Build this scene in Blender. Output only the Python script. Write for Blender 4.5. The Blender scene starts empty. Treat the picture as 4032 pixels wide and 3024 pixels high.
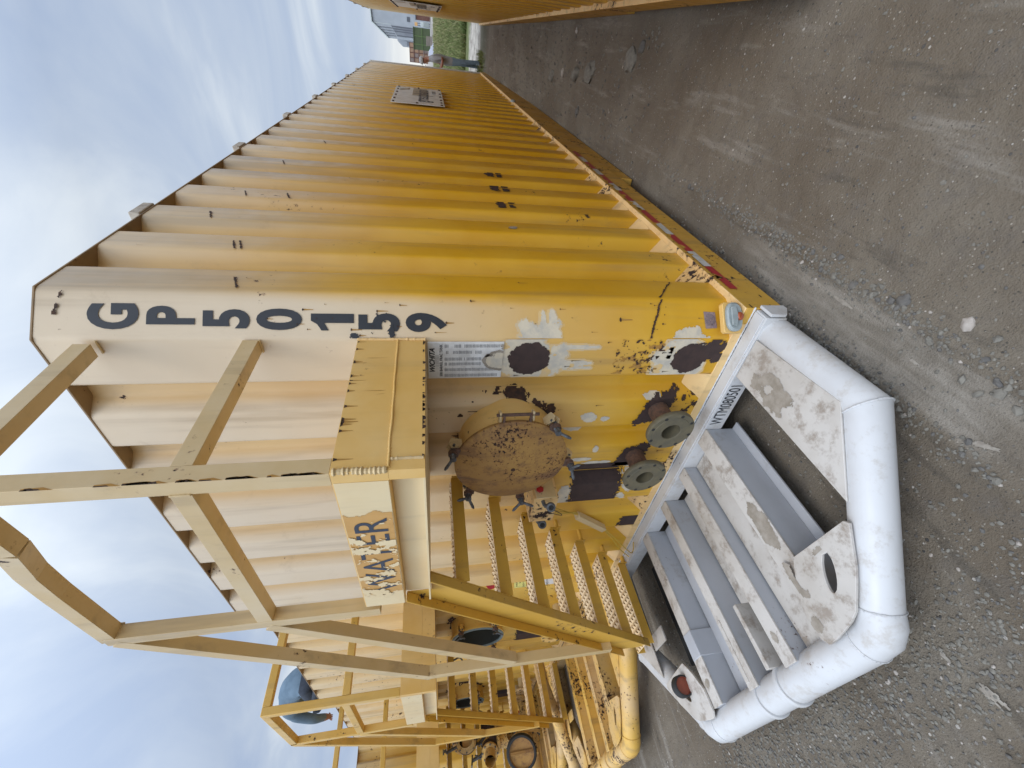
import bpy, math, random
from mathutils import Vector, Matrix, noise
R = math.radians
random.seed(7)
scene = bpy.context.scene
col = scene.collection

# ---------------------------------------------------------------- camera
cam_d = bpy.data.cameras.new("camera")
cam = bpy.data.objects.new("camera", cam_d); col.objects.link(cam)
RT = [[0.7650675687840771, 0.1026805925285414, -0.6357109439817181],
      [0.6435962229192993, -0.15464916383179755, 0.7495782400591265],
      [-0.021345028089723016, -0.9826191185012194, -0.1844018918876253]]
CP = (0.961975865, -1.645597659, 1.750109319)
rgt = Vector([r[0] for r in RT]); dwn = Vector([r[1] for r in RT]); fwd = Vector([r[2] for r in RT])
# the phone was held upright, the picture is stored on its side: picture right = world down
M = Matrix((dwn.normalized(), rgt.normalized(), (-fwd).normalized())).transposed().to_4x4()
M.translation = Vector(CP)
cam.matrix_world = M
cam_d.sensor_fit = 'HORIZONTAL'; cam_d.sensor_width = 36.0
cam_d.lens = 36.0 * 1652.12 / 4032.0
cam_d.clip_start = 0.05; cam_d.clip_end = 4000
scene.camera = cam

# ---------------------------------------------------------------- world + sun
SUN_EL, SUN_AZ = R(60), R(160)          # azimuth clockwise from +Y
world = bpy.data.worlds.new("World"); scene.world = world; world.use_nodes = True
wt = world.node_tree; wt.nodes.clear()
def wn(t, **k):
    n = wt.nodes.new(t)
    for a, b in k.items(): setattr(n, a, b)
    return n
sky = wn('ShaderNodeTexSky', sky_type='NISHITA', sun_disc=False, sun_elevation=SUN_EL, sun_rotation=SUN_AZ, air_density=1.0, dust_density=2.0, ozone_density=1.5)
skm = wn('ShaderNodeVectorMath', operation='SCALE'); skm.inputs['Scale'].default_value = 0.075
wt.links.new(sky.outputs[0], skm.inputs[0])
tc = wn('ShaderNodeTexCoord')
sep = wn('ShaderNodeSeparateXYZ'); wt.links.new(tc.outputs['Generated'], sep.inputs[0])
# project direction on a cloud layer
zz = wn('ShaderNodeMath', operation='ADD'); zz.inputs[1].default_value = 0.28; wt.links.new(sep.outputs[2], zz.inputs[0])
zm = wn('ShaderNodeMath', operation='MAXIMUM'); zm.inputs[1].default_value = 0.05; wt.links.new(zz.outputs[0], zm.inputs[0])
dx = wn('ShaderNodeMath', operation='DIVIDE'); wt.links.new(sep.outputs[0], dx.inputs[0]); wt.links.new(zm.outputs[0], dx.inputs[1])
dy = wn('ShaderNodeMath', operation='DIVIDE'); wt.links.new(sep.outputs[1], dy.inputs[0]); wt.links.new(zm.outputs[0], dy.inputs[1])
cmb = wn('ShaderNodeCombineXYZ'); wt.links.new(dx.outputs[0], cmb.inputs[0]); wt.links.new(dy.outputs[0], cmb.inputs[1])
mp = wn('ShaderNodeMapping'); mp.inputs['Rotation'].default_value = (0, 0, R(35)); mp.inputs['Scale'].default_value = (0.85, 1.15, 1)
wt.links.new(cmb.outputs[0], mp.inputs[0])
n1 = wn('ShaderNodeTexNoise'); n1.inputs['Scale'].default_value = 1.5; n1.inputs['Detail'].default_value = 7; n1.inputs['Roughness'].default_value = 0.52; n1.inputs['Distortion'].default_value = 0.9
wt.links.new(mp.outputs[0], n1.inputs['Vector'])
rp = wn('ShaderNodeValToRGB')
rp.color_ramp.elements[0].position = 0.36; rp.color_ramp.elements[0].color = (0.44, 0.54, 0.72, 1)
rp.color_ramp.elements[1].position = 0.66; rp.color_ramp.elements[1].color = (0.77, 0.84, 0.91, 1)
em = rp.color_ramp.elements.new(0.50); em.color = (0.54, 0.63, 0.77, 1)
wt.links.new(n1.outputs[0], rp.inputs[0])
mx = wn('ShaderNodeMix', data_type='RGBA'); mx.inputs[0].default_value = 0.94
wt.links.new(skm.outputs[0], mx.inputs[6]); wt.links.new(rp.outputs[0], mx.inputs[7])
# unseen bright lobe added round the sun to light the front walls, and a pale band low over the horizon
sd = Vector((math.sin(SUN_AZ) * math.cos(SUN_EL), math.cos(SUN_AZ) * math.cos(SUN_EL), math.sin(SUN_EL)))
dt = wn('ShaderNodeVectorMath', operation='DOT_PRODUCT'); dt.inputs[1].default_value = sd; wt.links.new(tc.outputs['Generated'], dt.inputs[0])
mr = wn('ShaderNodeMapRange'); mr.inputs['From Min'].default_value = 0.05; mr.inputs['From Max'].default_value = 1.0; mr.inputs['To Min'].default_value = 1.0; mr.inputs['To Max'].default_value = 2.7
wt.links.new(dt.outputs['Value'], mr.inputs['Value'])
sc2 = wn('ShaderNodeVectorMath', operation='SCALE'); wt.links.new(mx.outputs[2], sc2.inputs[0]); wt.links.new(mr.outputs[0], sc2.inputs['Scale'])
hz = wn('ShaderNodeMapRange'); hz.inputs['From Min'].default_value = 0.03; hz.inputs['From Max'].default_value = 0.11; hz.inputs['To Min'].default_value = 0.8; hz.inputs['To Max'].default_value = 0.0
wt.links.new(sep.outputs[2], hz.inputs['Value'])
mh = wn('ShaderNodeMix', data_type='RGBA'); mh.inputs[7].default_value = (1.0, 1.0, 0.95, 1)
wt.links.new(hz.outputs[0], mh.inputs[0]); wt.links.new(sc2.outputs[0], mh.inputs[6])
bg = wn('ShaderNodeBackground'); bg.inputs['Strength'].default_value = 1.0
wt.links.new(mh.outputs[2], bg.inputs['Color'])
wo = wn('ShaderNodeOutputWorld'); wt.links.new(bg.outputs[0], wo.inputs['Surface'])

sun_d = bpy.data.lights.new("sun", 'SUN'); sun_d.energy = 1.15; sun_d.angle = R(28); sun_d.color = (1, 0.96, 0.9)
sun = bpy.data.objects.new("sun", sun_d); col.objects.link(sun)
sun.rotation_euler = (-sd).to_track_quat('-Z', 'Y').to_euler()
vs = scene.view_settings
vs.view_transform = 'Standard'; vs.look = 'None'; vs.exposure = 0.0; vs.gamma = 1; vs.use_curve_mapping = False
scene.cycles.use_denoising = True
scene.cycles.max_bounces = 6

# ---------------------------------------------------------------- materials
class NT:
    def __init__(s, name):
        s.m = bpy.data.materials.new(name); s.m.use_nodes = True
        s.t = s.m.node_tree; s.t.nodes.clear()
        s.out = s.n('ShaderNodeOutputMaterial'); s.b = s.n('ShaderNodeBsdfPrincipled')
        s.l(s.b.outputs[0], s.out.inputs[0])
    def n(s, t, **k):
        n = s.t.nodes.new(t)
        for a, b in k.items(): setattr(n, a, b)
        return n
    def l(s, a, b): s.t.links.new(a, b)
    def coords(s, scale=(1, 1, 1), loc=True):
        tc = s.n('ShaderNodeTexCoord'); out = tc.outputs['Object']
        if loc:
            oi = s.n('ShaderNodeObjectInfo'); ad = s.n('ShaderNodeVectorMath', operation='ADD')
            s.l(out, ad.inputs[0]); s.l(oi.outputs['Location'], ad.inputs[1]); out = ad.outputs[0]
        mp = s.n('ShaderNodeMapping'); mp.inputs['Scale'].default_value = scale
        s.l(out, mp.inputs[0]); return mp.outputs[0]
    def noise(s, vec, scale, detail=4, rough=0.55, dist=0):
        n = s.n('ShaderNodeTexNoise'); n.inputs['Scale'].default_value = scale; n.inputs['Detail'].default_value = detail
        n.inputs['Roughness'].default_value = rough; n.inputs['Distortion'].default_value = dist
        s.l(vec, n.inputs['Vector']); return n.outputs['Fac']
    def ramp(s, v, a, b, lo=0.0, hi=1.0):
        r = s.n('ShaderNodeMapRange'); r.interpolation_type = 'SMOOTHSTEP'
        r.inputs['From Min'].default_value = a; r.inputs['From Max'].default_value = b
        r.inputs['To Min'].default_value = lo; r.inputs['To Max'].default_value = hi
        s.l(v, r.inputs['Value']); return r.outputs[0]
    def math(s, op, a, b=None):
        n = s.n('ShaderNodeMath', operation=op)
        for i, v in enumerate((a, b)):
            if v is None: continue
            if isinstance(v, (int, float)): n.inputs[i].default_value = v
            else: s.l(v, n.inputs[i])
        return n.outputs[0]
    def mix(s, f, a, b):
        n = s.n('ShaderNodeMix', data_type='RGBA')
        if isinstance(f, (int, float)): n.inputs[0].default_value = f
        else: s.l(f, n.inputs[0])
        for i, v in ((6, a), (7, b)):
            if isinstance(v, tuple): n.inputs[i].default_value = (*v, 1)
            else: s.l(v, n.inputs[i])
        return n.outputs[2]
    def bump(s, h, strength, dist):
        n = s.n('ShaderNodeBump'); n.inputs['Strength'].default_value = strength; n.inputs['Distance'].default_value = dist
        s.l(h, n.inputs['Height']); s.l(n.outputs[0], s.b.inputs['Normal'])
    def color(s, c):
        if isinstance(c, tuple): s.b.inputs['Base Color'].default_value = (*c, 1)
        else: s.l(c, s.b.inputs['Base Color'])
    def rough(s, c):
        if isinstance(c, (int, float)): s.b.inputs['Roughness'].default_value = c
        else: s.l(c, s.b.inputs['Roughness'])

RUST = (0.030, 0.017, 0.013)
RUST2 = (0.16, 0.060, 0.022)
def paint(name, base, base2, rust=0.62, dirt=0.35, dirtcol=(0.16, 0.12, 0.08), rough=0.38, sheen_chalk=None, streak=True, orange=0.5, spec=0.5, fs=26, bt=(0.56, 0.80), bs=5.5):
    s = NT(name)
    v = s.coords(); vz = s.coords((1, 1, 0.07))
    c = s.mix(s.ramp(s.noise(v, 1.6, 5, 0.6), 0.35, 0.7), base, base2)
    if sheen_chalk:   # sky sheen painted in with some chalking: paler higher up the wall
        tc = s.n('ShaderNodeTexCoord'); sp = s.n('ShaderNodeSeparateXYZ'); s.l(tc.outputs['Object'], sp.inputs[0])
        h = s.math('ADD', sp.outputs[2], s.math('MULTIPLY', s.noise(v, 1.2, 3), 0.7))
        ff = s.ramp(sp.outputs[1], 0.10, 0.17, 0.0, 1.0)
        f = s.ramp(s.math('SUBTRACT', h, s.math('MULTIPLY', ff, sheen_chalk[5])), sheen_chalk[1], sheen_chalk[2], 0, 1.0)
        fr = s.ramp(sp.outputs[1], 0.10, 0.17, sheen_chalk[3], sheen_chalk[4])      # the front's brighter light put into the colour: paled more than the flank
        nx = s.math('MULTIPLY', sp.outputs[0], -1.0)              # recess shade put into the colour: less paling, deeper yellow there
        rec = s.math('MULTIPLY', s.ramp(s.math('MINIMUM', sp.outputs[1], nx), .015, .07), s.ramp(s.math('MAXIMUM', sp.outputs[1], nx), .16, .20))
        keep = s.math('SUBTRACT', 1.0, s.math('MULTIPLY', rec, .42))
        c = s.mix(s.math('MULTIPLY', s.math('MULTIPLY', f, fr), keep), c, sheen_chalk[0])
        # grey grime washed down from the roof edge on the raised ribs of the flank
        vg = s.coords((1, 1, .035)); gm = s.ramp(s.noise(vg, 5.0, 6, .7), .42, .66)
        gm = s.math('MULTIPLY', s.math('MULTIPLY', gm, s.ramp(sp.outputs[2], 1.7, 3.25)), s.math('MULTIPLY', ff, s.math('SUBTRACT', 1.0, rec)))
        c = s.mix(s.math('MULTIPLY', gm, .62), c, (.33, .265, .185))
    if streak:
        st = s.ramp(s.noise(vz, 9, 4, 0.6), 0.50, 0.78)
        c = s.mix(s.math('MULTIPLY', st, dirt), c, dirtcol)
    bl = s.ramp(s.noise(v, bs, 7, 0.74), bt[0], bt[1])
    c = s.mix(s.math('MULTIPLY', bl, dirt * 0.7), c, dirtcol)
    # rust specks with their run-off below
    nb = s.noise(v, 2.3, 2)
    fine = s.noise(v, fs, 5, 0.65)
    k = s.math('ADD', s.math('MULTIPLY', nb, 0.45), s.math('MULTIPLY', fine, 0.62))
    halo = s.ramp(k, rust - 0.045, rust + 0.01)
    c = s.mix(s.math('MULTIPLY', halo, orange), c, RUST2)
    core = s.ramp(k, rust, rust + 0.012)
    c = s.mix(core, c, RUST)
    s.color(c)
    s.rough(s.math('ADD', s.math('MULTIPLY', core, 0.4), s.ramp(s.noise(v, 8, 3), 0.3, 0.7, rough - 0.06, rough + 0.1)))
    s.b.inputs['Specular IOR Level'].default_value = spec
    hh = s.math('SUBTRACT', s.math('ADD', s.math('MULTIPLY', s.noise(v, 60, 4), 0.25), s.math('MULTIPLY', s.noise(v, 3.2, 3), 9.0)), core)
    s.bump(hh, 0.25, 0.002)
    return s.m

def flat(name, c, rough=0.6, c2=None, scale=20, metal=0, bump=0):
    s = NT(name); v = s.coords()
    if c2: s.color(s.mix(s.ramp(s.noise(v, scale, 5, 0.65), 0.35, 0.68), c, c2))
    else:
        s.color(s.mix(s.ramp(s.noise(v, scale, 4), 0.3, 0.7), tuple(x * 0.88 for x in c), tuple(min(1, x * 1.1) for x in c)))
    s.rough(rough); s.b.inputs['Metallic'].default_value = metal
    if bump: s.bump(s.noise(v, scale * 2, 5), bump, 0.004)
    return s.m

YEL, YEL2 = (0.62, 0.325, 0.014), (0.67, 0.385, 0.035)
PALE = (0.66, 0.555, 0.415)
M_wall = paint('tank_yellow_paint', YEL, YEL2, rust=0.70, dirt=0.42, rough=0.34, sheen_chalk=(PALE, 0.75, 2.7, 0.92, 0.78, 1.30), orange=0.5, dirtcol=(0.27, 0.18, 0.09))
M_wall2 = paint('neighbour_yellow_paint', (0.60, 0.34, 0.04), (0.66, 0.42, 0.09), rust=0.69, dirt=0.4, rough=0.4, sheen_chalk=((0.70, 0.55, 0.34), 1.3, 3.2, 0.75, 0.6, 0.8), dirtcol=(0.27, 0.18, 0.09))
M_frame2 = paint('neighbour_frame_paint', (0.62, 0.37, 0.07), (0.66, 0.43, 0.13), rust=0.68, dirt=0.4, rough=0.45)
M_frame = paint('frame_yellow_paint', (0.56, 0.40, 0.185), (0.62, 0.485, 0.285), rust=0.695, dirt=0.45, rough=0.42)
M_plat = paint('platform_yellow_paint', (0.69, 0.42, 0.115), (0.73, 0.50, 0.20), rust=0.70, dirt=0.18, rough=0.4)
M_platfront = paint('platform_cream_paint', (0.74, 0.60, 0.36), (0.69, 0.52, 0.28), rust=0.715, dirt=0.2, rough=0.45)
M_stair = paint('stair_yellow_paint', (0.58, 0.33, 0.040), (0.62, 0.37, 0.06), rust=0.67, dirt=0.3, rough=0.5)
M_grip = paint('tread_cream_paint', (0.74, 0.58, 0.37), (0.66, 0.48, 0.27), rust=0.70, dirt=0.3, rough=0.6, streak=False)
M_skid = paint('skid_yellow_paint', (0.58, 0.34, 0.045), (0.50, 0.28, 0.045), rust=0.635, dirt=0.6, rough=0.5)
M_oldyel = paint('worn_yellow_paint', (0.66, 0.40, 0.08), (0.60, 0.42, 0.22), rust=0.635, dirt=0.6, rough=0.5, orange=0.7, fs=34)
M_ledge = paint('ledge_cream_paint', (0.78, 0.54, 0.25), (0.66, 0.42, 0.17), rust=0.63, dirt=0.45, rough=0.6)
M_white = paint('white_nose_paint', (0.60, 0.605, 0.61), (0.50, 0.495, 0.49), rust=0.71, dirt=0.9, dirtcol=(0.42, 0.38, 0.33), rough=0.42, streak=False, bt=(0.50, 0.68), bs=8, fs=42)
M_whitedirty = paint('dusty_white_paint', (0.56, 0.53, 0.49), (0.40, 0.36, 0.31), rust=0.71, dirt=1.1, dirtcol=(0.24, 0.19, 0.145), rough=0.6, streak=False, bt=(0.47, 0.66), bs=9, fs=40)
M_grey = paint('grey_beam_paint', (0.43, 0.44, 0.465), (0.37, 0.38, 0.40), rust=0.70, dirt=0.8, dirtcol=(0.27, 0.24, 0.21), rough=0.5, streak=False, bt=(0.55, 0.72), bs=6, fs=40)
M_brown = flat('rust_primer', (0.050, 0.028, 0.024), 0.75, (0.034, 0.020, 0.018), 18)
M_rust = flat('bare_rust', (0.030, 0.018, 0.014), 0.85, (0.075, 0.034, 0.018), 40, bump=0.3)
M_rustor = flat('orange_rust_stain', (0.34, 0.17, 0.035), 0.8, (0.42, 0.23, 0.05), 30)
M_prim = flat('white_primer_smear', (0.64, 0.56, 0.42), 0.7, (0.46, 0.43, 0.37), 12)
M_primy = flat('thin_primer_edge', (0.68, 0.47, 0.20), 0.6, (0.60, 0.46, 0.28), 16)
M_dirtst = flat('oily_stain', (0.25, 0.215, 0.17), 0.7, (0.36, 0.32, 0.27), 14)
M_olive = flat('olive_flange_coating', (0.135, 0.115, 0.068), 0.65, (0.095, 0.085, 0.058), 12, bump=0.15)
M_black = flat('black_lettering', (0.016, 0.018, 0.024), 0.45)
M_dblue = flat('faded_black_lettering', (0.035, 0.045, 0.07), 0.6)
M_rubber = flat('black_rubber', (0.018, 0.018, 0.018), 0.7)
M_galv = flat('galvanised_steel', (0.15, 0.165, 0.18), 0.55, (0.07, 0.065, 0.065), 40, metal=0.4)
M_rustmet = flat('rusty_hinge_steel', (0.14, 0.075, 0.05), 0.8, (0.07, 0.045, 0.035), 45, bump=0.3)
M_lid = paint('rusty_lid_paint', (0.39, 0.215, 0.055), (0.30, 0.155, 0.042), rust=0.675, dirt=1.2, dirtcol=(0.17, 0.085, 0.04), rough=0.65, orange=0.9, fs=60, bt=(0.46, 0.70), bs=16)
M_roof = paint('dirty_shaded_roof_plate', (0.30, 0.20, 0.10), (0.22, 0.15, 0.09), rust=0.66, dirt=0.6, rough=0.6)  # shade under the roof edge darkened into the colour, along with dirt
M_rib = flat('weathered_roof_rib', (.50, .45, .37), .7, (.30, .25, .20), 14)
M_red = flat('red_tape', (0.36, 0.014, 0.02), 0.35)
M_silver = flat('white_tape', (0.55, 0.55, 0.53), 0.4, (0.42, 0.40, 0.36), 20)
M_platew = flat('white_sign_plate', (0.72, 0.72, 0.71), 0.4, (0.56, 0.55, 0.53), 9)
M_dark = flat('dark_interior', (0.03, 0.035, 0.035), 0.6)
M_teal = flat('grey_green_rim', (0.15, 0.19, 0.19), 0.5)
M_lens = flat('amber_lens', (0.35, 0.08, 0.03), 0.25)
M_lensor = flat('brown_red_reflector', (0.22, 0.05, 0.025), 0.3)
M_lampgrey = flat('grey_lamp_body', (0.34, 0.38, 0.38), 0.4, (0.26, 0.30, 0.30), 20)
M_ink = flat('grey_print', (0.12, 0.12, 0.13), 0.5)
M_stick = flat('purple_grey_label', (0.22, 0.17, 0.19), 0.4, (0.34, 0.26, 0.24), 120)
M_stky = flat('yellow_sticker', (0.72, 0.68, 0.22), 0.4)
M_orangep = flat('tan_old_paint', (0.58, 0.33, 0.10), 0.55, (0.50, 0.27, 0.07), 6)
M_gold = flat('yellow_cable', (0.55, 0.36, 0.05), 0.5)

# ---------------------------------------------------------------- mesh builder
class MB:
    def __init__(s): s.v = []; s.f = []; s.mi = []; s.mats = []
    def m(s, mat):
        if mat not in s.mats: s.mats.append(mat)
        return s.mats.index(mat)
    def face(s, pts, mat):
        b = len(s.v); s.v += [tuple(p) for p in pts]; s.f.append(tuple(range(b, b + len(pts)))); s.mi.append(s.m(mat))
    def box(s, x0, x1, y0, y1, z0, z1, mat):
        b = len(s.v); s.v += [(x, y, z) for z in (z0, z1) for y in (y0, y1) for x in (x0, x1)]
        for f in ((0, 2, 3, 1), (4, 5, 7, 6), (0, 1, 5, 4), (2, 6, 7, 3), (0, 4, 6, 2), (1, 3, 7, 5)):
            s.f.append(tuple(b + i for i in f)); s.mi.append(s.m(mat))
    def beam(s, a, b, w, h, mat, up=(0, 0, 1), off=(0, 0)):
        a, b = Vector(a), Vector(b); d = (b - a).normalized(); u = Vector(up)
        u = (u - d * u.dot(d)).normalized(); r = d.cross(u)
        k = len(s.v)
        for p in (a, b):
            for i, j in ((-1, -1), (1, -1), (1, 1), (-1, 1)):
                s.v.append(tuple(p + r * (i * w / 2 + off[0]) + u * (j * h / 2 + off[1])))
        for f in ((0, 1, 2, 3), (7, 6, 5, 4), (0, 4, 5, 1), (1, 5, 6, 2), (2, 6, 7, 3), (3, 7, 4, 0)):
            s.f.append(tuple(k + i for i in f)); s.mi.append(s.m(mat))
    def tube(s, path, r, mat, seg=20, caps=True, radii=None):
        P = [Vector(p) for p in path]; n = len(P); k = len(s.v); up = None
        for i, p in enumerate(P):
            d0 = (P[i] - P[i - 1]).normalized() if i else (P[1] - P[0]).normalized()
            d1 = (P[i + 1] - P[i]).normalized() if i < n - 1 else d0
            d = (d0 + d1).normalized(); c = max(0.35, d.dot(d1))
            if up is None:
                up = Vector((0, 0, 1)) if abs(d.z) < 0.9 else Vector((1, 0, 0))
            u = (up - d * up.dot(d)).normalized(); w = d.cross(u); up = u
            ax = (d1 - d0); rr = radii[i] if radii else r
            for j in range(seg):
                t = 2 * math.pi * j / seg; o = u * math.cos(t) * rr + w * math.sin(t) * rr
                if ax.length > 1e-4:
                    a = ax.normalized(); o = o + a * (o.dot(a)) * (1 / c - 1)
                s.v.append(tuple(p + o))
        for i in range(n - 1):
            for j in range(seg):
                j2 = (j + 1) % seg
                s.f.append((k + i * seg + j, k + i * seg + j2, k + (i + 1) * seg + j2, k + (i + 1) * seg + j)); s.mi.append(s.m(mat))
        if caps:
            s.f.append(tuple(k + j for j in range(seg))[::-1]); s.mi.append(s.m(mat))
            s.f.append(tuple(k + (n - 1) * seg + j for j in range(seg))); s.mi.append(s.m(mat))
    def lathe(s, c, axis, prof, mat, seg=40):
        """prof = [(radius, distance along axis)]"""
        c = Vector(c); a = Vector(axis).normalized(); u = a.orthogonal().normalized(); w = a.cross(u); k = len(s.v)
        for r, h in prof:
            for j in range(seg):
                t = 2 * math.pi * j / seg
                s.v.append(tuple(c + a * h + (u * math.cos(t) + w * math.sin(t)) * max(r, 1e-4)))
        for i in range(len(prof) - 1):
            for j in range(seg):
                j2 = (j + 1) % seg
                s.f.append((k + i * seg + j, k + i * seg + j2, k + (i + 1) * seg + j2, k + (i + 1) * seg + j)); s.mi.append(s.m(mat))
    def prism(s, poly, vec, mat):
        """poly = planar 3D outline, extruded by vec"""
        vec = Vector(vec); n = len(poly); k = len(s.v)
        s.v += [tuple(p) for p in poly] + [tuple(Vector(p) + vec) for p in poly]
        s.f.append(tuple(range(k, k + n))[::-1]); s.mi.append(s.m(mat)); s.f.append(tuple(range(k + n, k + 2 * n))); s.mi.append(s.m(mat))
        for i in range(n):
            j = (i + 1) % n; s.f.append((k + i, k + j, k + n + j, k + n + i)); s.mi.append(s.m(mat))
    def ring_plate(s, outer, inner, vec, mat):
        """plate with a hole; outer/inner same count"""
        vec = Vector(vec); n = len(outer); k = len(s.v)
        s.v += [tuple(p) for p in outer] + [tuple(p) for p in inner] + [tuple(Vector(p) + vec) for p in outer] + [tuple(Vector(p) + vec) for p in inner]
        for i in range(n):
            j = (i + 1) % n
            for f in ((k + i, k + j, k + n + j, k + n + i), (k + 2 * n + i, k + 3 * n + i, k + 3 * n + j, k + 2 * n + j),
                      (k + i, k + 2 * n + i, k + 2 * n + j, k + j), (k + n + i, k + n + j, k + 3 * n + j, k + 3 * n + i)):
                s.f.append(f); s.mi.append(s.m(mat))
    def bead(s, a, b, r, mat, pitch=0.012):
        a, b = Vector(a), Vector(b); L = (b - a).length; n = max(3, int(L / pitch * 2)); pts = []; rad = []
        for i in range(n + 1):
            t = i / n; q = a.lerp(b, t) + Vector((noise.noise((t * L * 9, 1, a.z)), noise.noise((t * L * 9, 5, a.x)), noise.noise((t * L * 9, 9, a.y)))) * r * 0.5
            pts.append(q); rad.append(r * (1.0 if i % 2 else 0.72) * random.uniform(0.85, 1.15))
        s.tube(pts, r, mat, 8, True, rad)
    def build(s, name, parent=None, bevel=0, smooth=38, seg=2):
        me = bpy.data.meshes.new(name); me.from_pydata(s.v, [], s.f)
        for mt in s.mats: me.materials.append(mt)
        me.polygons.foreach_set('material_index', s.mi); me.update()
        if smooth:
            me.polygons.foreach_set('use_smooth', [True] * len(me.polygons)); me.set_sharp_from_angle(angle=R(smooth))
        o = bpy.data.objects.new(name, me); col.objects.link(o)
        if parent: o.parent = parent
        if bevel:
            b = o.modifiers.new('bevel', 'BEVEL'); b.width = bevel; b.segments = seg; b.limit_method = 'ANGLE'; b.angle_limit = R(40); b.harden_normals = False
        return o

def tag(o, label=None, cat=None, group=None, kind=None):
    if label: o['label'] = label
    if cat: o['category'] = cat
    if group: o['group'] = group
    if kind: o['kind'] = kind
    return o
def empty(name, loc, label, cat, group=None, rz=0):
    o = bpy.data.objects.new(name, None); col.objects.link(o); o.location = loc; o.rotation_euler = (0, 0, rz); o.empty_display_size = 0.2
    return tag(o, label, cat, group)
def kids(o): return [c for c in bpy.data.objects if c.parent == o]
def copy_tree(o, parent=None):
    c = o.copy(); col.objects.link(c)
    if parent: c.parent = parent
    for ch in kids(o): copy_tree(ch, c)
    return c

def text_bm(txt, size, mat, place, name=None, bold=0.0, shear=0.0, sx=1.0, align='CENTER', mb=None, spacing=1.0, thick=0.0):
    """writes txt in MB at 3D position: place(u, v) -> 3D point (u right, v up, metres)"""
    cu = bpy.data.curves.new('t', 'FONT'); cu.body = txt; cu.size = size; cu.offset = bold; cu.shear = shear
    cu.align_x = align; cu.align_y = 'CENTER'; cu.space_character = spacing; cu.fill_mode = 'FRONT'; cu.resolution_u = 5
    ob = bpy.data.objects.new('t', cu); col.objects.link(ob)
    dg = bpy.context.evaluated_depsgraph_get(); dg.update()
    me = bpy.data.meshes.new_from_object(ob.evaluated_get(dg))
    mb = mb or MB(); k = len(mb.v)
    for v in me.vertices: mb.v.append(tuple(place(v.co.x * sx, v.co.y)))
    for p in me.polygons: mb.f.append(tuple(k + i for i in p.vertices)); mb.mi.append(mb.m(mat))
    bpy.data.objects.remove(ob); bpy.data.meshes.remove(me); bpy.data.curves.remove(cu)
    return mb

# ---------------------------------------------------------------- storage tank
W = 2.885; H = 3.30; L = 13.80; C = 0.15; DEP = 0.08; ZB = 0.20; Q2 = math.sqrt(0.5)
FEND = [-0.39, -0.785, -1.165, -1.553, -1.947, -2.345]
def fillet(pts, r=0.012, n=3):
    out = [pts[0]]
    for i in range(1, len(pts) - 1):
        p0, p, p1 = Vector(pts[i - 1]), Vector(pts[i]), Vector(pts[i + 1])
        a = (p0 - p).normalized(); b = (p1 - p).normalized(); rr = min(r, (p0 - p).length / 3, (p1 - p).length / 3)
        for k in range(n + 1):
            t = k / n; q = (p + a * rr) * (1 - t) ** 2 + p * 2 * t * (1 - t) + (p + b * rr) * t * t
            out.append(tuple(q))
    out.append(pts[-1]); return out
front = [(-W + C, 0)]
xs = -W + C
for e in reversed(FEND):
    s0 = e - 0.182
    front += [(s0, 0), (s0 + 0.05, DEP), (e - 0.182 + 0.132, DEP), (e, 0)] if False else []
# panels from left to right: outer flat ends at FEND (right end); a recess follows each of them on its left side
front = [(-W + C, 0)]
for e in reversed(FEND):                    # recess lies just left (more negative) of the next outer panel
    front += [(e - 0.180, 0), (e - 0.130, DEP), (e - 0.055, DEP), (e - 0.0, 0)] if False else []
pts = [(-W + C, 0)]
for e in reversed(FEND):
    # recess spans [e - 0.18, e]: seen from the right its near edge is e
    pts += [(e - 0.185, 0), (e - 0.125, DEP), (e - 0.055, DEP), (e, 0)]
pts += [(-C, 0), (0, C)]
side = []
k = 0
while True:
    a = 0.355 + 0.411 * k
    if a + 0.215 > L - 0.3: break
    side += [(0, a), (-DEP, a + 0.05), (-DEP, a + 0.155), (0, a + 0.215)]; k += 1
NREC = k
pts += side + [(0, L - 0.12), (-0.12, L), (-W + 0.12, L), (-W, L - 0.12)]
lside = [(-W - x, y) for x, y in reversed(side)]
pts += lside + [(-W, C), (-W + C, 0)]
outline = fillet(pts, 0.020, 4)

def grid_decal(mb, mapf, u0, u1, v0, v1, cell, inside, mat):
    nu = max(1, int((u1 - u0) / cell)); nv = max(1, int((v1 - v0) / cell)); idx = {}
    def vid(i, j):
        if (i, j) not in idx:
            idx[(i, j)] = len(mb.v); mb.v.append(tuple(mapf(u0 + (u1 - u0) * i / nu, v0 + (v1 - v0) * j / nv)))
        return idx[(i, j)]
    mi = mb.m(mat)
    for i in range(nu):
        for j in range(nv):
            if inside(u0 + (u1 - u0) * (i + .5) / nu, v0 + (v1 - v0) * (j + .5) / nv):
                mb.f.append((vid(i, j), vid(i + 1, j), vid(i + 1, j + 1), vid(i, j + 1))); mb.mi.append(mi)
def fy(x):                                    # depth of the corrugated front at x
    for e in FEND:
        t = x - (e - 0.185)
        if 0 <= t <= 0.185:
            if t < 0.06: return DEP * t / 0.06
            if t < 0.13: return DEP
            return DEP * (0.185 - t) / 0.055
    return 0.0
def fmap(o): return lambda u, v: (u, fy(u) - o - (0.004 if 0 < fy(u) < DEP else 0), v)
def cmap(o): return lambda u, v: (-C + u * Q2 + o * Q2, u * Q2 - o * Q2, v)      # u from front bend
def smap(o): return lambda u, v: (sx_(u) + o, u, v)
def sx_(y):
    k = math.floor((y - 0.355) / 0.411)
    if k < 0: return 0.0
    t = y - 0.355 - 0.411 * k
    if t < 0.05: return -DEP * t / 0.05
    if t < 0.155: return -DEP
    if t < 0.215: return -DEP * (0.215 - t) / 0.06
    return 0.0
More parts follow.
